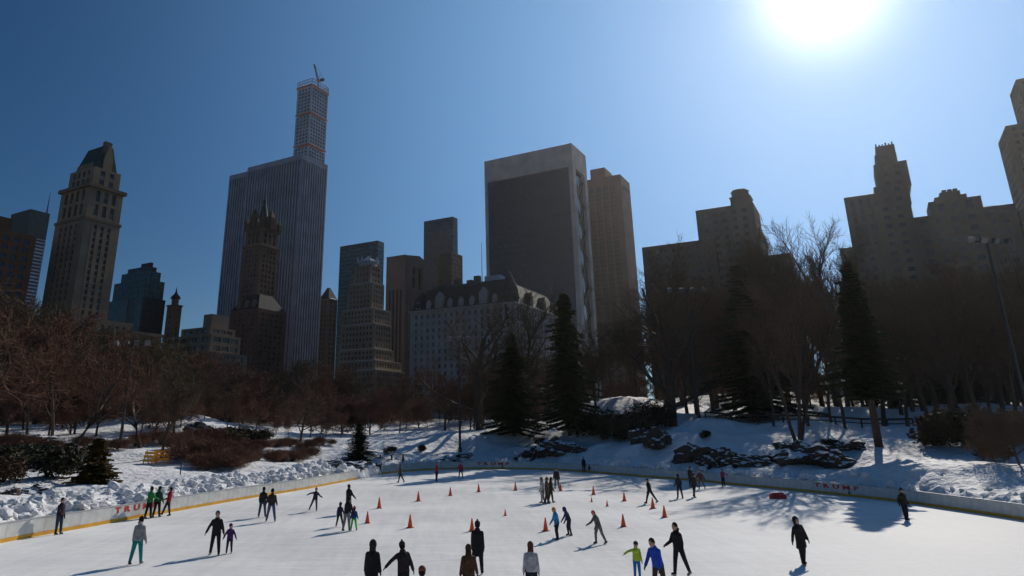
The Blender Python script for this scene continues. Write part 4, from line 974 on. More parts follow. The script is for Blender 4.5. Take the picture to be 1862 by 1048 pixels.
# shrubs
for px, Y, yt, k, wd, lb in [(24, 52, 828, 'bush2', 1.3, 'dark rounded shrub at the left picture edge'), (102, 56, 806, 'bush0', 1.3, 'large dark rounded shrub behind the left snowbank'),
        (50, 62, 800, 'bush1', 1.5, 'dark shrub behind the two left snowbank shrubs'), (1192, 107, 732, 'bush0', 1.2, 'dark round shrub on the crest under the big spreading tree'),
        (1098, 103, 742, 'bush1', 1.6, 'broad dark shrub right of the tall spruce'), (1138, 104, 752, 'bush2', 1.3, 'rust tinged shrub between the spruce and the round shrub'),
        (1060, 106, 752, 'bush2', 1.3, 'dark shrub at the foot of the tall spruce'), (1690, 70, 790, 'bush2', 1.4, 'low brown shrub under the drooping tree'),
        (1500, 74, 812, 'bush1', 1.5, 'dark shrub on the ledge right of the many stemmed tree'), (765, 101, 815, 'bush2', 1.0, 'small dark shrub below the snowy mound'),
        (712, 100, 822, 'bush1', 1.2, 'small dark shrub right of the gap in the boards'), (985, 104, 800, 'bush0', 1.4, 'dark shrub on the shaded bank below the spruces'),
        (430, 96, 772, 'bush1', 2.0, 'dark evergreen clump in the hollow left of centre'), (470, 100, 780, 'bush0', 2.0, 'dark evergreen clump before the blue stalls'),
        (1280, 86, 790, 'bush1', .9, 'small dark shrub on top of the ledge'), (1790, 62, 800, 'bush2', 1.1, 'rusty shrub beside the drooping tree trunk'), (1706, 70, 752, 'bush2', 1.25, 'tall dark shrub left of the drooping tree'), (1768, 68, 742, 'bush0', 1.25, 'big dark evergreen shrub under the drooping tree'), (1826, 66, 748, 'bush2', 1.2, 'big rusty shrub behind the drooping tree trunk')]:
    plant('shrub', lb, 'shrub', k, px, Y, yt, wide=wd)
for i, (px, Y, yt) in enumerate([(345, 74, 800), (370, 76, 806), (395, 80, 800), (420, 82, 812), (450, 84, 808), (480, 86, 812), (505, 90, 806), (530, 92, 812), (560, 92, 815), (330, 82, 792), (220, 78, 800), (60, 80, 795), (590, 96, 805), (20, 74, 790), (110, 76, 800), (160, 80, 795), (250, 86, 790), (300, 90, 785), (360, 92, 780), (410, 94, 785), (140, 70, 815), (440, 78, 815), (510, 82, 818), (0, 64, 812), (570, 88, 820), (385, 70, 826), (415, 72, 820), (445, 74, 822), (475, 77, 820), (505, 79, 822), (535, 82, 820)]):
    row_label(plant('brush', 'brush', 'brush', 'brush%d' % (i % 2), px, Y, yt, 'brown brush behind the left boards', wide=1.5), 'brown leafless brush clump', px)
name_rows()
# rocks
def rock_mesh(seed):
    bm = bmesh.new(); bmesh.ops.create_icosphere(bm, subdivisions=4, radius=1.0); rg = random.Random(seed); o = Vector((rg.uniform(0,99), rg.uniform(0,99), rg.uniform(0,99)))
    from mathutils import noise
    for v in bm.verts:
        n = v.co.normalized(); d = 1 + .45*noise.noise(n*1.3+o) + .28*noise.noise(n*3.1+o) + .12*noise.noise(n*7+o)
        d += .05*noise.noise(n*15+o) + .22*abs(noise.noise(n*2.1-o)); v.co = n*d
    me = bpy.data.meshes.new('rock'); bm.to_mesh(me); bm.free(); me.materials.append(M['rock']); return me
RK = [rock_mesh(i) for i in range(5)]
ROCKS = [(1262, 824, 81, 2.6, 1.5, 'dark outcrop left of the ledge with the long snow slope'), (1290, 832, 79, 1.7, 1.2, 'dark rock at the foot of the snow slope ledge'), (1318, 832, 78, 2.0, 1.5, 'dark rock face under the middle of the ledge'),
    (1340, 846, 76, 1.6, .8, 'low dark rock below the ledge'), (1375, 838, 75, 2.2, .9, 'long low dark rock near the many stemmed tree'), (1405, 828, 75, 1.8, .8, 'flat dark rock left of the many stemmed tree'),
    (1470, 840, 71, 3.0, 1.5, 'broad dark outcrop right of the many stemmed tree'), (1515, 846, 69, 2.6, 1.2, 'dark rock at the right end of the ledge'), (1545, 824, 72, 2.2, .7, 'thin dark rock band on the slope by the pine trunk'),
    (1200, 815, 89, 2.4, 1.7, 'tall snow capped boulder left of the ledge'), (1168, 800, 93, 1.9, 1.8, 'steep pointed boulder left of the snow capped one'), (1005, 812, 99, 2.8, 1.7, 'dark outcrop on the shaded bank below the spruces'),
    (970, 815, 100, 2.0, 1.4, 'dark rock left of the spruce outcrop'), (1035, 806, 99, 2.0, 1.1, 'dark rock right of the spruce outcrop'), (945, 822, 100, 1.2, .7, 'small dark rock at the left end of the spruce outcrop'),
    (845, 824, 100, 1.8, .5, 'flat dark rock on the bank left of the red word'), (815, 826, 99, 1.3, .45, 'low dark rock below the snowy mound'), (1055, 812, 97, 1.2, .7, 'small rock behind the adult at the far boards'),
    (640, 838, 84, 2.4, .8, 'dark rock ledge behind the end of the left boards'), (600, 842, 80, 1.8, .5, 'low rock ledge left of the board gap'), (20, 893, 46, .9, .5, 'small dark rock on the snow at the left edge'), (72, 886, 49, 1.1, .45, 'flat dark rock on the snow before the left shrubs'),
    (60, 800, 84, 3.0, .9, 'long dark rock band in the left wood'), (290, 756, 112, 3.4, 1.6, 'snowy rock dome among the left trees'), (370, 778, 104, 3.0, 1.3, 'snowy rock hump left of the evergreen clump'), (1425, 800, 79, 1.3, .7, 'small rock on top of the ledge')]
for i, (px, py, Y, rx, rz_, lb) in enumerate(ROCKS):
    p = at(px, py, Y); z = tz(p.x, p.y); rg = random.Random(i)
    o = link('rock', RK[i % 5], loc=(p.x, p.y, z+rz_*.12), rot=(rg.uniform(-.15,.15), rg.uniform(-.15,.15), rg.uniform(0, 6.28)), scale=(rx*.78, rx*.6, rz_*.8)); tag(o, lb, 'rock')
#@@PROPS
# ------------------------------------------------------------------ floodlight masts, rail, cones and other small things
def floodmast(px, Y, ytop, lamps, label, arm=2.2, rz=0.0):
    p = at(px, 765, Y); z = tz(p.x, p.y); H = at(px, ytop, Y).z - z
    o = thing('floodlight_mast', label, 'light mast', (p.x, p.y, z), rz)
    MB().tube([(0,0,-.3), (0,0,.6), (0,0,.62), (0,0,H)], [.26, .26, .19, .12], 8).build('pole', M['black_metal'], o)
    MB().box(-arm, arm, -.06, .06, H-.35, H-.22).build('crossarm', M['black_metal'], o)
    for i in range(lamps):
        x = -arm*.92 + 2*arm*.92*i/(lamps-1)
        m = MB().frustum(-.2, .2, -.2, .2, 0, -.34, .34, -.3, .3, .42); l = m.build('floodlight', M['lamp_grey'], o)
        l.location = (x, -.12, H-.05); l.rotation_euler = (R(118), 0, R((i-1.5)*14))
        MB().box(-.3, .3, -.26, .26, .425, .44).build('lens', M['lamp_glass'], l)
        MB().box(-.04, .04, -.04, .04, -.24, .0).build('bracket', M['black_metal'], l)
    return o
floodmast(224, 82, 622, 4, 'dark floodlight mast with four lamps before the black glass building', 1.9)
floodmast(836, 104, 614, 3, 'thin floodlight mast standing before the white hotel', 1.4)
floodmast(1272, 100, 526, 4, 'floodlight mast beside the big spreading tree', 2.6)
floodmast(1872, 70, 436, 4, 'floodlight mast with a row of lamps at the upper right wood', 2.3, rz=.15)
# short lamp posts in the left snow
for px, Y, yt, lb in [(338, 60, 862, 'short dark marker post in the snow behind the left boards'), (352, 78, 782, 'slim pale lamp post among the left brush')]:
    q = at(px, 765, Y); z = tz(q.x, q.y); H = max(.8, at(px, yt, Y).z - z)
    o = thing('post', lb, 'post', (q.x, q.y, z))
    MB().tube([(0,0,-.3), (0,0,H)], .05, 6).build('shaft', M['black_metal' if Y < 70 else 'lamp_grey'], o)
    MB().loft([((0,0,H), .06, .06), ((0,0,H+.05), .1, .1), ((0,0,H+.16), .08, .08), ((0,0,H+.2), .02, .02)], 8).build('cap', M['black_metal' if Y < 70 else 'lamp_grey'], o)
# dark rail along the top of the right slope
RP = [(1283, 98), (1330, 96.5), (1377, 95), (1424, 93.5), (1471, 92), (1518, 90.5), (1565, 89), (1612, 87.5), (1659, 86)]
pts = []
for px, Y in RP:
    q = at(px, 760, Y); pts.append(Vector((q.x, q.y, tz(q.x, q.y))))
rail = thing('slope_rail', 'long dark rail fence along the top of the right snow slope', 'fence', pts[0])
def smooth3(v, i): return (v[max(i-1,0)]+v[i]+v[min(i+1,len(v)-1)])/3
zz = [p.z for p in pts]; zs_ = [smooth3(zz, i) for i in range(len(zz))]
for i, q in enumerate(pts):
    MB().box(-.07, .07, -.07, .07, -.5, .9+zs_[i]-q.z).build('post', M['wood'], rail).location = q-pts[0]
for i in range(len(pts)-1):
    for h in (.35, .85):
        a = Vector((pts[i].x, pts[i].y, zs_[i]+h))-pts[0]; b_ = Vector((pts[i+1].x, pts[i+1].y, zs_[i+1]+h))-pts[0]
        MB().tube([a, b_], .14 if h > .5 else .07, 6).build('bar', M['wood'], rail)
# cones
def cone_mesh(h):
    k = h/.7
    body = MB().loft([((0,0,.03*k), .15*k, .15*k), ((0,0,.06*k), .145*k, .145*k), ((0,0,.66*k), .035*k, .035*k), ((0,0,.70*k), .028*k, .028*k), ((0,0,.69*k), .016*k, .016*k)], 14)
    foot = MB().loft([((0,0,0), .245*k, .245*k), ((0,0,.03*k), .235*k, .235*k), ((0,0,.036*k), .17*k, .17*k)], 4)
    return body.mesh('body', M['orange'], True), foot.mesh('foot', M['cone_base'])
CM = {True: cone_mesh(.38), False: cone_mesh(.68)}
CONES = [(668,951.7,0,'orange cone nearest the parent with two children at left'), (689.5,924.6,0,'second orange cone from the left in the far row'), (745.7,960,0,'orange cone in the open between the left pair and the tall man'),
    (760.7,911.8,0,'third orange cone of the far row counted from the left'), (819,901.8,0,'orange cone in line below the two red jackets'), (870.5,895,0,'orange cone below the far red word'), (937.5,892.4,0,'orange cone left of the three skaters standing together'),
    (858.4,966,0,'orange cone right behind the tall man in the black coat'), (918.8,938,1,'small orange cone alone in the middle of the ice'), (1019.5,893,0,'orange cone at the feet of the lone skater behind the trio'),
    (1079.4,900,0,'orange cone behind a small cone right of the trio'), (1076,913,1,'small orange cone just before a tall cone right of the trio'), (1104.3,921,1,'small orange cone left of the striding skater'),
    (1135.5,911.5,0,'orange cone left of the striding skater on the sunlit ice'), (992.4,966,0,'orange cone beside the skater in the bright blue jacket'), (1133.9,958,0,'nearest orange cone right of the skater in the pink hat'),
    (1187.5,925,0,'orange cone at the feet of the striding skater'), (1208.8,941,0,'rightmost orange cone, in the tree shadow')]
for px, py, small, lb in CONES:
    q = gp(px, py); rg = random.Random(int(px)); o = thing('traffic_cone', lb, 'cone', (q.x, q.y, .003), rg.uniform(0, 1.5), 'orange cones on the ice', (rg.uniform(.94, 1.06),)*3)
    bme, fme = CM[bool(small)]; link('body', bme, o); link('foot', fme, o)
# low red block lying on the shaded ice
q = gp(1415, 907); o = thing('red_plastic_block', 'low red plastic block lying on the shaded ice near the right boards', 'block', (q.x, q.y, .003), R(8))
MB().frustum(-.58, .58, -.28, .28, 0, -.52, .52, -.22, .22, .34).build('body', M['red'], o)
for k in (-1, 0, 1): MB().frustum(-.12, .12, -.16, .16, .34, -.09, .09, -.12, .12, .42).build('lug', M['red'], o).location = (k*.34, 0, 0)
# orange-yellow barricades in the snow at left
for i, (px, Y, lb) in enumerate([(272, 70, 'orange yellow folding barricade left of the slender tree'), (294, 71, 'orange yellow folding barricade right of the slender tree')]):
    q = at(px, 850, Y); z = tz(q.x, q.y); o = thing('barricade', lb, 'barricade', (q.x, q.y, z-.05), R(-25+30*i), 'yellow barricades in the snow')
    for s in (-1, 1):
        for e in (-.55, .55): MB().tube([(e, s*.38, -.1), (e, 0, 1.25)], .05, 5).build('leg', M['yellow'], o)
        for h in (.35, .7, 1.02):
            y_ = s*.38*(1-h/1.25); MB().box(-.68, .68, y_+s*.03-.015, y_+s*.03+.015, h-.1, h+.12).build('slat', M['yellow'], o)
# dark gate post at the end of the far boards
q = gp(689, 862); o = thing('gate_post', 'dark gate end where the far boards begin at the gap', 'gate', (q.x, q.y, 0), R(60))
MB().box(-.5, .5, -.06, .06, .05, 1.05).build('gate_leaf', M['black_metal'], o); MB().box(-.62, -.5, -.08, .08, 0, 1.25).build('post', M['black_metal'], o)
for h in (.3, .8): MB().box(-.5, .5, -.085, -.0625, h, h+.1).build('bar', M['lamp_grey'], o)
q = at(712, 846, 93); o = thing('bench', 'dark low bench on the snow behind the far boards by the gap', 'bench', (q.x, q.y, tz(q.x, q.y)+.1), R(20))
MB().box(-1.9, 1.9, -.25, .25, .42, .5).build('seat', M['wood'], o)
for k in (-1.5, 0, 1.5): MB().box(k-.06, k+.06, -.2, .2, -.4, .42).build('leg', M['wood'], o)
# blue market stalls far behind the left trees
for px, Y, lb in [(418, 175, 'small blue canopy left of the dark evergreen clump'), (490, 178, 'blue canopy seen past the dark evergreen clump'), (520, 182, 'flat blue canopy right of the evergreen clump'), (600, 190, 'distant blue canopy right of the round crowned tree'), (630, 192, 'distant blue canopy before the board gap evergreen')]:
    q = at(px, 778, Y); z = tz(q.x, q.y); o = thing('canopy_stall', lb, 'stall', (q.x, q.y, z), R(-31), 'blue canopies behind the trees')
    MB().frustum(-1.9, 1.9, -1.6, 1.6, 2.3, -.3, .3, -.3, .3, 3.2).box(-1.9, 1.9, -1.6, 1.6, 2.05, 2.299).build('canopy', M['blue_canvas'], o)
    for sx in (-1.8, 1.8):
        for sy in (-1.5, 1.5): MB().box(sx-.05, sx+.05, sy-.05, sy+.05, -.3, 2.05).build('leg', M['lamp_grey'], o)
    MB().box(-1.7, 1.7, -1.45, -.8, .0, .95).build('counter', M['wood'], o)
#@@PEOPLE
# ------------------------------------------------------------------ people on the ice
CLOTH = {}
def cloth(c):
    if c not in CLOTH: CLOTH[c] = mat('cloth_%d' % len(CLOTH), c, .85, .2, .28, 5.0, .9, 7)
    return CLOTH[c]
BLACK, NAVY, GREY, LGREY, WHITE = (.016,.016,.018), (.022,.028,.06), (.12,.12,.12), (.26,.26,.265), (.5,.5,.52)
JEAN, DJEAN, BROWN, RED, PINK = (.07,.10,.17), (.03,.04,.07), (.09,.05,.03), (.36,.03,.04), (.45,.06,.14)
PURPLE, BLUE, LBLUE, LIME, GREEN, TEAL, ORANGE, KHAKI = (.07,.03,.12), (.02,.07,.42), (.04,.26,.52), (.42,.55,.05), (.04,.45,.05), (.02,.20,.20), (.6,.16,.05), (.10,.085,.06)
HAIR_D, HAIR_B, HAIR_R = (.012,.009,.008), (.05,.028,.015), (.11,.04,.022)
PENDING = []
def fuse(name, mb, m, parent, voxel, extra=None, hands=None):
    o = mb.build(name, m, parent); md = o.modifiers.new('fuse', 'REMESH'); md.mode = 'VOXEL'; md.voxel_size = voxel
    sm = o.modifiers.new('ease', 'SMOOTH'); sm.factor = .5; sm.iterations = 3
    PENDING.append((o, m, extra, hands)); return o
def person(px, py, h, rz, jc, tc, label, head=None, headkind='hair', lean=4, tilt=0, legs=((6,4,6),(-6,4,8)), arms=((8,10,15),(-8,10,15)), coat='jacket', glove=BLACK, turn=0, hair=HAIR_D, group=None):
    """arms/legs: for the figure's screen-left (-x) and screen-right (+x) limb when it faces us: swing forward, out to the side, bend"""
    q = gp(px, py); sc = h/1.75; kid = 1.14 if h > 1.5 else 1.14+(1.5-h)*.55
    root = thing('person', label, 'person', (q.x, q.y, 0), R(rz), group)
    S = lambda v: Vector(v)*sc
    def dv(s, a, b): a, b = R(a), R(b); return Vector((s*math.sin(b), -math.sin(a)*math.cos(b), -math.cos(a)*math.cos(b)))
    J = {}
    pel = Vector((0,0,0)); up = Vector((math.sin(R(tilt)), -math.sin(R(lean)), math.cos(R(lean))*math.cos(R(tilt)))).normalized()
    rgt = Vector((1,0,0)); rgt = (rgt - up*rgt.dot(up)).normalized(); fwd = rgt.cross(up)*1.0    # fwd points to -Y
    if fwd.y > 0: fwd = -fwd
    chest = pel + up*.36; neck = pel + up*.53; hd = neck + up*.15 + fwd*.03
    feet = []; L = {}
    for i, s in enumerate((-1, 1)):
        a, b_, k = legs[i]; hip = pel + rgt*(s*.095) - up*.02; d = dv(s, a, b_); knee = hip + d*.43; d2 = dv(s, a-k, b_); ank = knee + d2*.42
        L['l%d' % i] = (hip, knee, ank); feet.append(ank.z)
        a, b_, k = arms[i]; sh = neck - up*.115 + rgt*(s*.168); d = dv(s, a, b_); el = sh + d*.29; d2 = dv(s, a+k, b_*.8); wr = el + d2*.25
        L['a%d' % i] = (sh, el, wr, d2)
    z0 = -min(feet) + .125
    off = Vector((0,0,z0)); root_sc = lambda v: (Vector(v)+off)*sc
    T = root_sc
    # ---- body: one continuous figure
    m = MB(); r = sc
    m.loft([(T(pel-up*.06), .15*r, .11*r), (T(pel+up*.04), .165*r, .115*r), (T(pel+up*.2), .145*r, .10*r), (T(chest), .17*r, .115*r), (T(neck-up*.10), .155*r, .10*r), (T(neck-up*.04), .10*r, .08*r), (T(neck+up*.01), .06*r, .062*r), (T(neck+up*.09), .055*r, .06*r)], 14, 0, rgt, fwd)
    hs = kid; hc = T(hd)
    Mh = Matrix((rgt, fwd, up)).transposed() @ Matrix.Rotation(R(turn), 3, 'Z')
    m.ball(hc, Vector((.078, .095, .118))*r*hs, 12, 9, 0, Mh)
    m.ball(hc + Mh @ Vector((0,.03,-.06))*r*hs, Vector((.055, .065, .06))*r*hs, 10, 7, 0, Mh)
    m.ball(hc + Mh @ Vector((0,.098,-.012))*r*hs, Vector((.018, .026, .028))*r*hs, 6, 5, 0, Mh)
    for s in (-1, 1): m.ball(hc + Mh @ Vector((s*.08,.0,-.005))*r*hs, Vector((.014, .026, .034))*r*hs, 6, 5, 0, Mh)
    for i in (0, 1):
        hip, knee, ank = L['l%d' % i]; m.capsule(T(hip), .088*r, T(knee), .058*r); m.capsule(T(knee), .058*r, T(ank), .040*r)
        sh, el, wr, d2 = L['a%d' % i]; m.capsule(T(sh), .055*r, T(el), .042*r); m.capsule(T(el), .042*r, T(wr), .030*r)
        m.ball(T(wr+d2*.055), Vector((.028, .042, .055))*r, 8, 6, 0, Matrix((rgt, d2.cross(rgt).normalized() if abs(d2.dot(rgt)) < .95 else fwd, d2)).transposed())
    fing = MB(); hands = []
    for i, s in enumerate((-1, 1)):
        sh, el, wr, d2 = L['a%d' % i]; side = fwd if abs(d2.dot(fwd)) < .8 else up; acr = d2.cross(side).normalized(); spread = acr.cross(d2).normalized()
        palm = wr+d2*.055; hands.append(T(palm)); curl = -rgt*s
        for k, ln in enumerate((.062, .072, .068, .052)):
            b0 = palm + d2*.03 + spread*(.027-.018*k); b1 = b0 + d2*ln*.6 + curl*.008; b2 = b1 + d2*ln*.35 + curl*ln*.35
            fing.tube([T(b0), T(b1), T(b2)], [.0095*r, .009*r, .006*r], 5)
        t0 = palm + spread*.025 - d2*.02; t1 = t0 + (spread*.7+d2*.6).normalized()*.035; t2 = t1 + d2*.028 + curl*.01
        fing.tube([T(t0), T(t1), T(t2)], [.011*r, .010*r, .007*r], 5)
    fuse('body', m, [M['skin'], cloth(glove) if glove else M['skin']], root, .019*max(.75, sc), fing, hands)
    # ---- jacket / coat
    m = MB(); e = .036
    hem = {'jacket': -.10, 'long': -.38, 'short': -.04}[coat]; fl = {'jacket': 1.0, 'long': 1.12, 'short': .95}[coat]
    m.loft([(T(pel+Vector((0,0,hem))), (.165+e)*fl*r, (.125+e)*fl*r), (T(pel+Vector((0,0,hem*.5))+up*.03), (.168+e)*r, (.122+e)*r), (T(pel+up*.2), (.155+e)*r, (.115+e)*r), (T(chest), (.168+e)*r, (.125+e)*r), (T(neck-up*.12), (.145+e)*r, (.115+e)*r), (T(neck-up*.055), (.095+e)*r, (.095+e)*r), (T(neck-up*.01), (.065+e)*r, (.068+e)*r), (T(neck+up*.05), (.05+e)*r, (.055+e)*r)], 16, 0, rgt, fwd)
    for i in (0, 1):
        sh, el, wr, d2 = L['a%d' % i]; m.capsule(T(sh), .074*r, T(el), .064*r); m.capsule(T(el), .064*r, T(wr-d2*.01), .054*r)
    if headkind == 'hooddown': m.ball(T(neck+up*.05-fwd*.09), Vector((.10,.07,.06))*r, 8, 6)
    fuse('jacket' if coat != 'long' else 'coat', m, [cloth(jc)], root, .022*max(.75, sc))
    # ---- trousers
    m = MB(); m.loft([(T(pel-up*.09), .15*r, .125*r), (T(pel), .175*r, .13*r), (T(pel+up*.10), .165*r, .125*r)], 14, 0, rgt, fwd)
    for i in (0, 1):
        hip, knee, ank = L['l%d' % i]; m.capsule(T(hip), .112*r, T(knee), .084*r); m.capsule(T(knee), .084*r, T(ank), .064*r)
    fuse('trousers', m, [cloth(tc)], root, .022*max(.75, sc))
    # ---- head covering
    hcol = head or hair; m = MB()
    if headkind in ('hair', 'hooddown'):
        m.ball(hc + Mh @ Vector((0,-.022,.022))*r*hs, Vector((.092, .098, .118))*r*hs, 12, 8, 0, Mh)
        m.build('hair', cloth(hcol), root, True)
    elif headkind == 'long':
        m.ball(hc + Mh @ Vector((0,-.022,.022))*r*hs, Vector((.094, .10, .118))*r*hs, 12, 8, 0, Mh)
        m.loft([(hc + Mh @ Vector((0,-.05,.02))*r, .092*r, .07*r), (hc + Mh @ Vector((0,-.075,-.12))*r, .10*r, .06*r), (hc + Mh @ Vector((0,-.10,-.26))*r, .085*r, .04*r), (hc + Mh @ Vector((0,-.10,-.30))*r, .05*r, .02*r)], 10, 0, Mh.col[0], Mh.col[1])
        m.build('hair', cloth(hcol), root, True)
    elif headkind == 'hat':
        m.loft([(hc + Mh @ Vector((0,-.004,.015))*r*hs, .093*r*hs, .108*r*hs), (hc + Mh @ Vector((0,-.004,.055))*r*hs, .095*r*hs, .108*r*hs), (hc + Mh @ Vector((0,-.006,.10))*r*hs, .075*r*hs, .085*r*hs), (hc + Mh @ Vector((0,-.006,.135))*r*hs, .03*r*hs, .035*r*hs)], 12, 0, Mh.col[0], Mh.col[1])
        o = m.build('hat', cloth(hcol), root, True)
        if int(px) % 2: MB().ball(hc + Mh @ Vector((0,-.01,.15))*r*hs, .028*r*hs, 8, 6).build('bobble', cloth(hcol), o, True)
        MB().ball(hc + Mh @ Vector((0,-.035,-.02))*r*hs, Vector((.088,.075,.08))*r*hs, 10, 7, 0, Mh).build('hair', cloth(hair), root, True)
    elif headkind == 'hood':
        m.ball(hc + Mh @ Vector((0,-.03,.012))*r*hs, Vector((.112, .112, .142))*r*hs, 12, 8, 0, Mh)
        m.loft([(T(neck-up*.02-fwd*.02), .11*r, .10*r), (hc + Mh @ Vector((0,-.04,-.05))*r, .105*r, .095*r)], 12, 0, rgt, fwd)
        m.build('hood', cloth(hcol), root, True)
    # ---- eyes
    m = MB()
    for s in (-1, 1): m.ball(hc + Mh @ Vector((s*.03,.083,.012))*r*hs, Vector((.011,.009,.008))*r*hs, 6, 4, 0, Mh)
    m.build('eyes', cloth(HAIR_D), root)
    # ---- skates
    for i, s in enumerate((-1, 1)):
        hip, knee, ank = L['l%d' % i]; d2 = (ank-knee).normalized(); a, b_, k = legs[i]; ft = dv(s, a-k+90, b_*.3); ft.z = max(-.35, min(.1, ft.z)); ft.normalize()
        up2 = -d2; sd = ft.cross(up2).normalized()
        m = MB(); m.loft([(T(ank+up2*.10), .058*r, .062*r), (T(ank), .054*r, .062*r), (T(ank-up2*.05), .05*r, .07*r)], 10, 0, sd, ft)
        m.capsule(T(ank-up2*.055+ft*-.03), .046*r, T(ank-up2*.07+ft*.14), .036*r, 8)
        o = m.build('skate', cloth(BLACK if (int(px)+i) % 3 else (.2,.2,.2)), root, True)
        b0 = ank-up2*.105; bl = MB(); a0 = T(b0-ft*.09); a1 = T(b0+ft*.19); w_ = sd*.004*r; hh = up2*.022*r
        bl.add([tuple(a0-w_-hh), tuple(a0+w_-hh), tuple(a1+w_-hh), tuple(a1-w_-hh), tuple(a0-w_+hh), tuple(a0+w_+hh), tuple(a1+w_+hh), tuple(a1-w_+hh)], [(0,3,2,1),(4,5,6,7),(0,1,5,4),(1,2,6,5),(2,3,7,6),(3,0,4,7)])
        bl.build('blade', M['steel'], o)
    return root
ST = ((4,5,2),(-4,5,6))
person(104, 972, 1.72, 70, (.035,.018,.03), DJEAN, 'skater in a dark plum jacket gliding along the left boards', lean=3, arms=((20,6,30),(-5,8,20)), legs=((2,3,2),(6,3,4)))
person(246, 1027, 1.76, 172, LGREY, TEAL, 'person in a grey hoodie and teal trousers seen from behind', lean=6, headkind='hooddown', legs=((8,5,4),(-6,6,4)), arms=((6,10,12),(-2,10,12)))
person(269, 943, 1.76, 150, (.03,.20,.06), BLACK, 'person in a jacket tinted green by lens flare leaning on the left boards', lean=4, arms=((30,14,40),(20,14,40)), legs=ST)  # green of the lens flare is put into the jacket colour
person(284, 941, 1.74, 165, (.02,.09,.045), BLACK, 'person in a coat tinted dark green by flare beside the red jacket at the boards', lean=5, legs=ST, headkind='hat', head=BLACK)  # coat colour carries the same flare tint, darker
person(304, 938, 1.62, -60, (.42,.03,.04), DJEAN, 'person in a red jacket leaning back on the left boards', lean=-8, legs=((22,3,2),(-6,4,4)), arms=((10,8,60),(5,10,20)), turn=20)
person(390, 1010, 1.74, 5, BLACK, BLACK, 'adult in black holding a child in purple by the hand', lean=3, arms=((2,32,4),(4,20,6)), legs=((3,6,2),(0,5,2)))
person(416, 1007, 1.18, 10, PURPLE, (.03,.02,.045), 'child in a purple snowsuit held by the hand', lean=2, arms=((4,30,6),(2,28,6)), legs=((4,4,4),(-2,4,4)), headkind='hat', head=PURPLE)
person(476, 941, 1.70, 175, (.022,.022,.03), (.05,.07,.10), 'dark jacket skater arm in arm, left one of the pair by the left boards', lean=4, arms=((-6,22,8),(6,14,30)), legs=((6,7,4),(-4,6,4)))
person(492, 949, 1.78, -170, (.045,.032,.03), JEAN, 'skater in brownish jacket and jeans, right one of the pair by the left boards', lean=8, arms=((6,14,30),(-5,24,10)), legs=((-4,10,10),(8,10,4)), coat='jacket')
person(572, 930, 1.42, 20, (.03,.026,.03), (.05,.07,.11), 'youngster with one arm stretched sideways skating alone left of centre', lean=6, tilt=4, arms=((0,82,4),(20,34,50)), legs=((-4,22,4),(4,4,4)))
person(633, 935, 1.72, 140, BLACK, DJEAN, 'tall dark parent skating behind the two children at left', lean=8, tilt=10, arms=((20,20,20),(10,10,20)), legs=ST)
person(630, 966, 1.66, 150, (.022,.022,.026), (.20,.20,.21), 'adult with pale trousers bending between the two children', lean=12, arms=((12,18,10),(12,18,10)), legs=ST)
person(617, 958, 1.22, 160, (.02,.03,.06), BLACK, 'child in dark blue jacket left of the pale trousered adult', lean=4, arms=((0,26,4),(4,16,8)), legs=((6,12,2),(-4,10,2)), headkind='hat', head=NAVY)
person(643, 965, 1.16, 175, (.02,.06,.22), (.06,.50,.05), 'child in blue jacket and bright green trousers', lean=3, arms=((8,16,10),(4,16,8)), legs=((3,9,2),(-3,8,2)), headkind='hat', head=PINK)
person(675, 1096, 1.76, 170, BLACK, BLACK, 'person in a long dark coat at the lower edge left of the outstretched arm', lean=3, coat='long', headkind='hood', head=(.03,.024,.022), arms=((-4,12,8),(4,10,10)))
person(733, 1094, 1.72, -165, (.03,.022,.026), BLACK, 'person in a dark coat with one arm stretched out at the lower edge', lean=4, headkind='hat', head=(.035,.02,.025), arms=((0,24,6),(6,52,6)), coat='jacket', tilt=4)
person(766, 1164, 1.70, 175, (.10,.03,.025), BLACK, 'person of whom only a reddish hat shows at the lower edge', headkind='hat', head=(.16,.05,.035), lean=6)
person(869, 1045, 1.82, 165, BLACK, BLACK, 'tall man in a black coat seen from behind beside the brown coat', lean=2, coat='long', arms=((-2,6,6),(4,6,8)), legs=((8,3,6),(-6,4,4)), headkind='hat', head=BLACK)
person(853, 1102, 1.70, 180, (.085,.042,.022), BLACK, 'woman with long hair in a brown coat at the lower edge', lean=6, headkind='long', hair=HAIR_B, arms=((10,14,20),(2,12,14)), coat='jacket')
person(728, 878, 1.66, -80, (.07,.045,.03), (.05,.04,.035), 'skater in brown striding near the board gap', lean=5, legs=((14,4,4),(-22,4,6)), arms=((8,8,14),(-8,8,14)))
person(794, 876, 1.72, 60, RED, BLACK, 'skater in a red jacket and black trousers at the far boards', lean=3, headkind='hat', head=PINK, legs=ST)
person(838, 870, 1.66, -20, (.32,.04,.07), NAVY, 'skater in a pinkish red jacket left of the far red word', lean=6, arms=((4,26,10),(6,18,20)), legs=((6,8,8),(-12,4,14)))
person(987, 915, 1.72, -90, (.42,.41,.40), LGREY, 'skater in a pale coat, left one of three standing together', lean=3, coat='long', headkind='long', hair=HAIR_R, legs=ST)
person(995, 916, 1.74, 90, (.10,.075,.06), (.07,.05,.045), 'skater in the middle of three standing together', lean=2, headkind='hat', head=BROWN, legs=ST)
person(1002, 914, 1.70, 95, (.06,.04,.025), (.05,.035,.028), 'skater in a brown coat, right one of three standing together', lean=5, coat='long', headkind='long', hair=HAIR_D, legs=((10,3,4),(-8,3,4)))
person(1013, 890, 1.74, -15, (.035,.025,.028), GREY, 'lone skater in dark jacket and grey trousers behind the trio', lean=4, arms=((4,14,16),(2,12,14)), legs=ST)
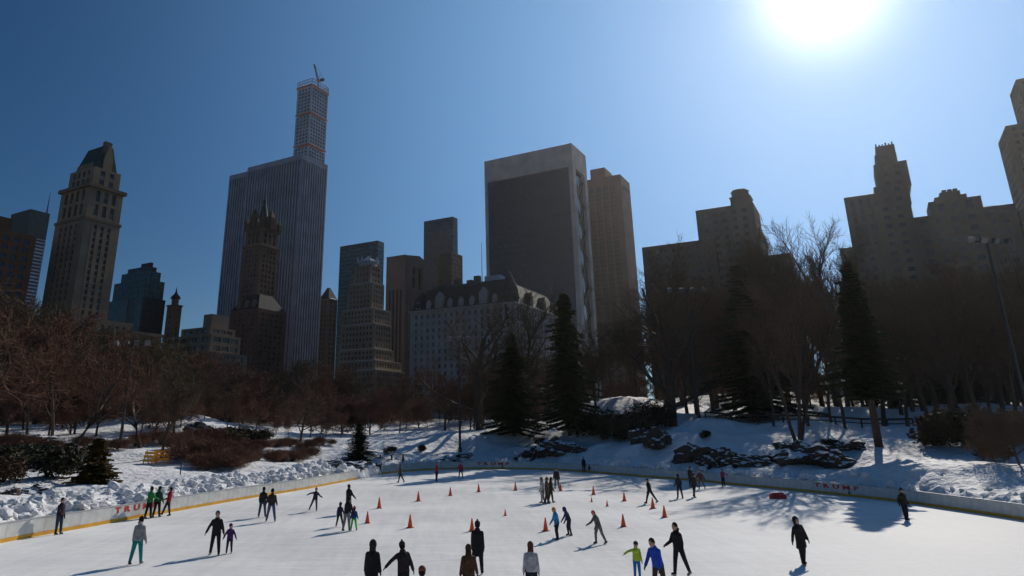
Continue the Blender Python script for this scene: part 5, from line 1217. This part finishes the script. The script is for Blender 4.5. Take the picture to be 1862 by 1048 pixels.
person(1062, 859, 1.72, 10, NAVY, BLACK, 'adult in dark clothes standing at the far boards', lean=2, legs=ST)
person(1072, 859.5, .86, -10, BLACK, BLACK, 'tiny child in black beside the adult at the far boards', lean=10, legs=ST)
person(1014, 982, 1.46, -75, (.03,.24,.50), (.022,.02,.022), 'child in a bright blue jacket and orange hat', lean=12, headkind='hat', head=(.7,.2,.05), legs=((4,4,12),(12,4,18)), arms=((14,8,20),(6,8,20)))
person(1036, 974, 1.36, -85, (.03,.035,.10), (.025,.028,.05), 'child in navy with a blue hood bending forward', lean=24, headkind='hood', head=(.02,.04,.16), legs=((14,4,22),(4,4,16)), arms=((24,6,10),(14,6,14)))
person(1090, 989, 1.50, -70, (.12,.115,.11), (.16,.15,.15), 'child in a grey jacket and pink hat pushing off', lean=22, headkind='hat', head=(.55,.10,.14), legs=((18,4,20),(-14,8,10)), arms=((30,12,30),(10,12,30)))
person(1183, 916, 1.70, -80, (.022,.022,.03), (.05,.035,.035), 'skater in dark clothes taking a long stride right of centre', lean=10, legs=((20,4,6),(-30,4,4)), arms=((-14,8,10),(14,8,20)))
person(968, 1094, 1.70, 175, (.40,.40,.42), (.02,.022,.04), 'person in a white hooded jacket at the lower edge', lean=3, headkind='long', hair=HAIR_R, arms=((-2,9,8),(2,9,8)))
person(1160, 1054, 1.24, 10, LIME, (.02,.16,.40), 'child in a lime green jacket and blue trousers pointing left', lean=3, headkind='hat', head=(.06,.03,.05), arms=((10,78,6),(2,10,8)), legs=ST)
person(1201, 1083, 1.76, -50, BLUE, (.06,.04,.028), 'man in a blue jacket bending towards the lime green child', lean=20, arms=((26,6,6),(10,8,10)), hair=HAIR_B, legs=((8,4,10),(-6,5,10)), coat='jacket')
person(1238, 1047, 1.80, -60, BLACK, BLACK, 'person in a black coat with fur collar striding beside the blue jacket', lean=6, coat='jacket', headkind='hooddown', arms=((24,8,40),(-6,8,20)), legs=((10,4,4),(-16,6,4)))
person(1237, 907, 1.74, -170, (.03,.03,.045), (.025,.028,.045), 'skater in navy standing left of the group in the tree shade', lean=6, legs=((4,9,4),(-2,9,4)), arms=((10,18,40),(6,16,30)))
person(1264, 905, 1.74, 30, (.05,.03,.028), BLACK, 'foremost skater of the group in the tree shade', lean=8, legs=((10,4,8),(-14,4,8)), arms=((14,10,20),(-6,12,20)))
person(1257, 887, 1.76, 20, (.04,.028,.03), DJEAN, 'skater standing at the back of the group in the tree shade', lean=2, legs=ST, headkind='hat', head=BROWN)
person(1276, 891, 1.66, -40, (.10,.035,.03), GREY, 'skater in a russet jacket on the right of the group in the tree shade', lean=12, arms=((20,20,20),(0,30,10)), legs=((8,8,12),(-18,6,14)))
person(1316, 885, 1.50, 15, (.30,.035,.09), BLACK, 'child in a magenta jacket by the far right boards', lean=2, arms=((2,6,6),(6,62,6)), legs=ST)
person(1462, 1027, 1.74, 8, BLACK, BLACK, 'lone person in a long black coat on the sunlit ice at right', lean=3, tilt=-11, coat='long', headkind='hood', head=BLACK, arms=((2,20,6),(4,22,6)), legs=((2,-3,2),(10,-8,10)))
person(1649, 947, 1.76, 5, (.028,.024,.022), BLACK, 'lone skater in dark clothes before the far right boards', lean=3, tilt=-5, arms=((-16,14,40),(-16,14,40)), legs=((2,-2,2),(6,-4,6)), headkind='hat', head=(.06,.03,.02))
# freeze the fused surfaces
dg = bpy.context.evaluated_depsgraph_get()
for o, ms, fing, hands in PENDING:
    me = bpy.data.meshes.new_from_object(o.evaluated_get(dg)); o.modifiers.clear(); me.materials.clear()
    for m_ in ms: me.materials.append(m_)
    if fing:
        nv = len(me.vertices); bm = bmesh.new(); bm.from_mesh(me)
        for f in bm.faces:
            f.material_index = 1 if min((f.calc_center_median()-h_).length for h_ in hands) < .085 else 0
        vs = [bm.verts.new(v) for v in fing.v]
        for f in fing.f: bm.faces.new([vs[i] for i in f]).material_index = 1
        bm.to_mesh(me); bm.free()
    else: me.polygons.foreach_set('material_index', [0]*len(me.polygons))
    me.polygons.foreach_set('use_smooth', [True]*len(me.polygons)); me.update(); o.data = me
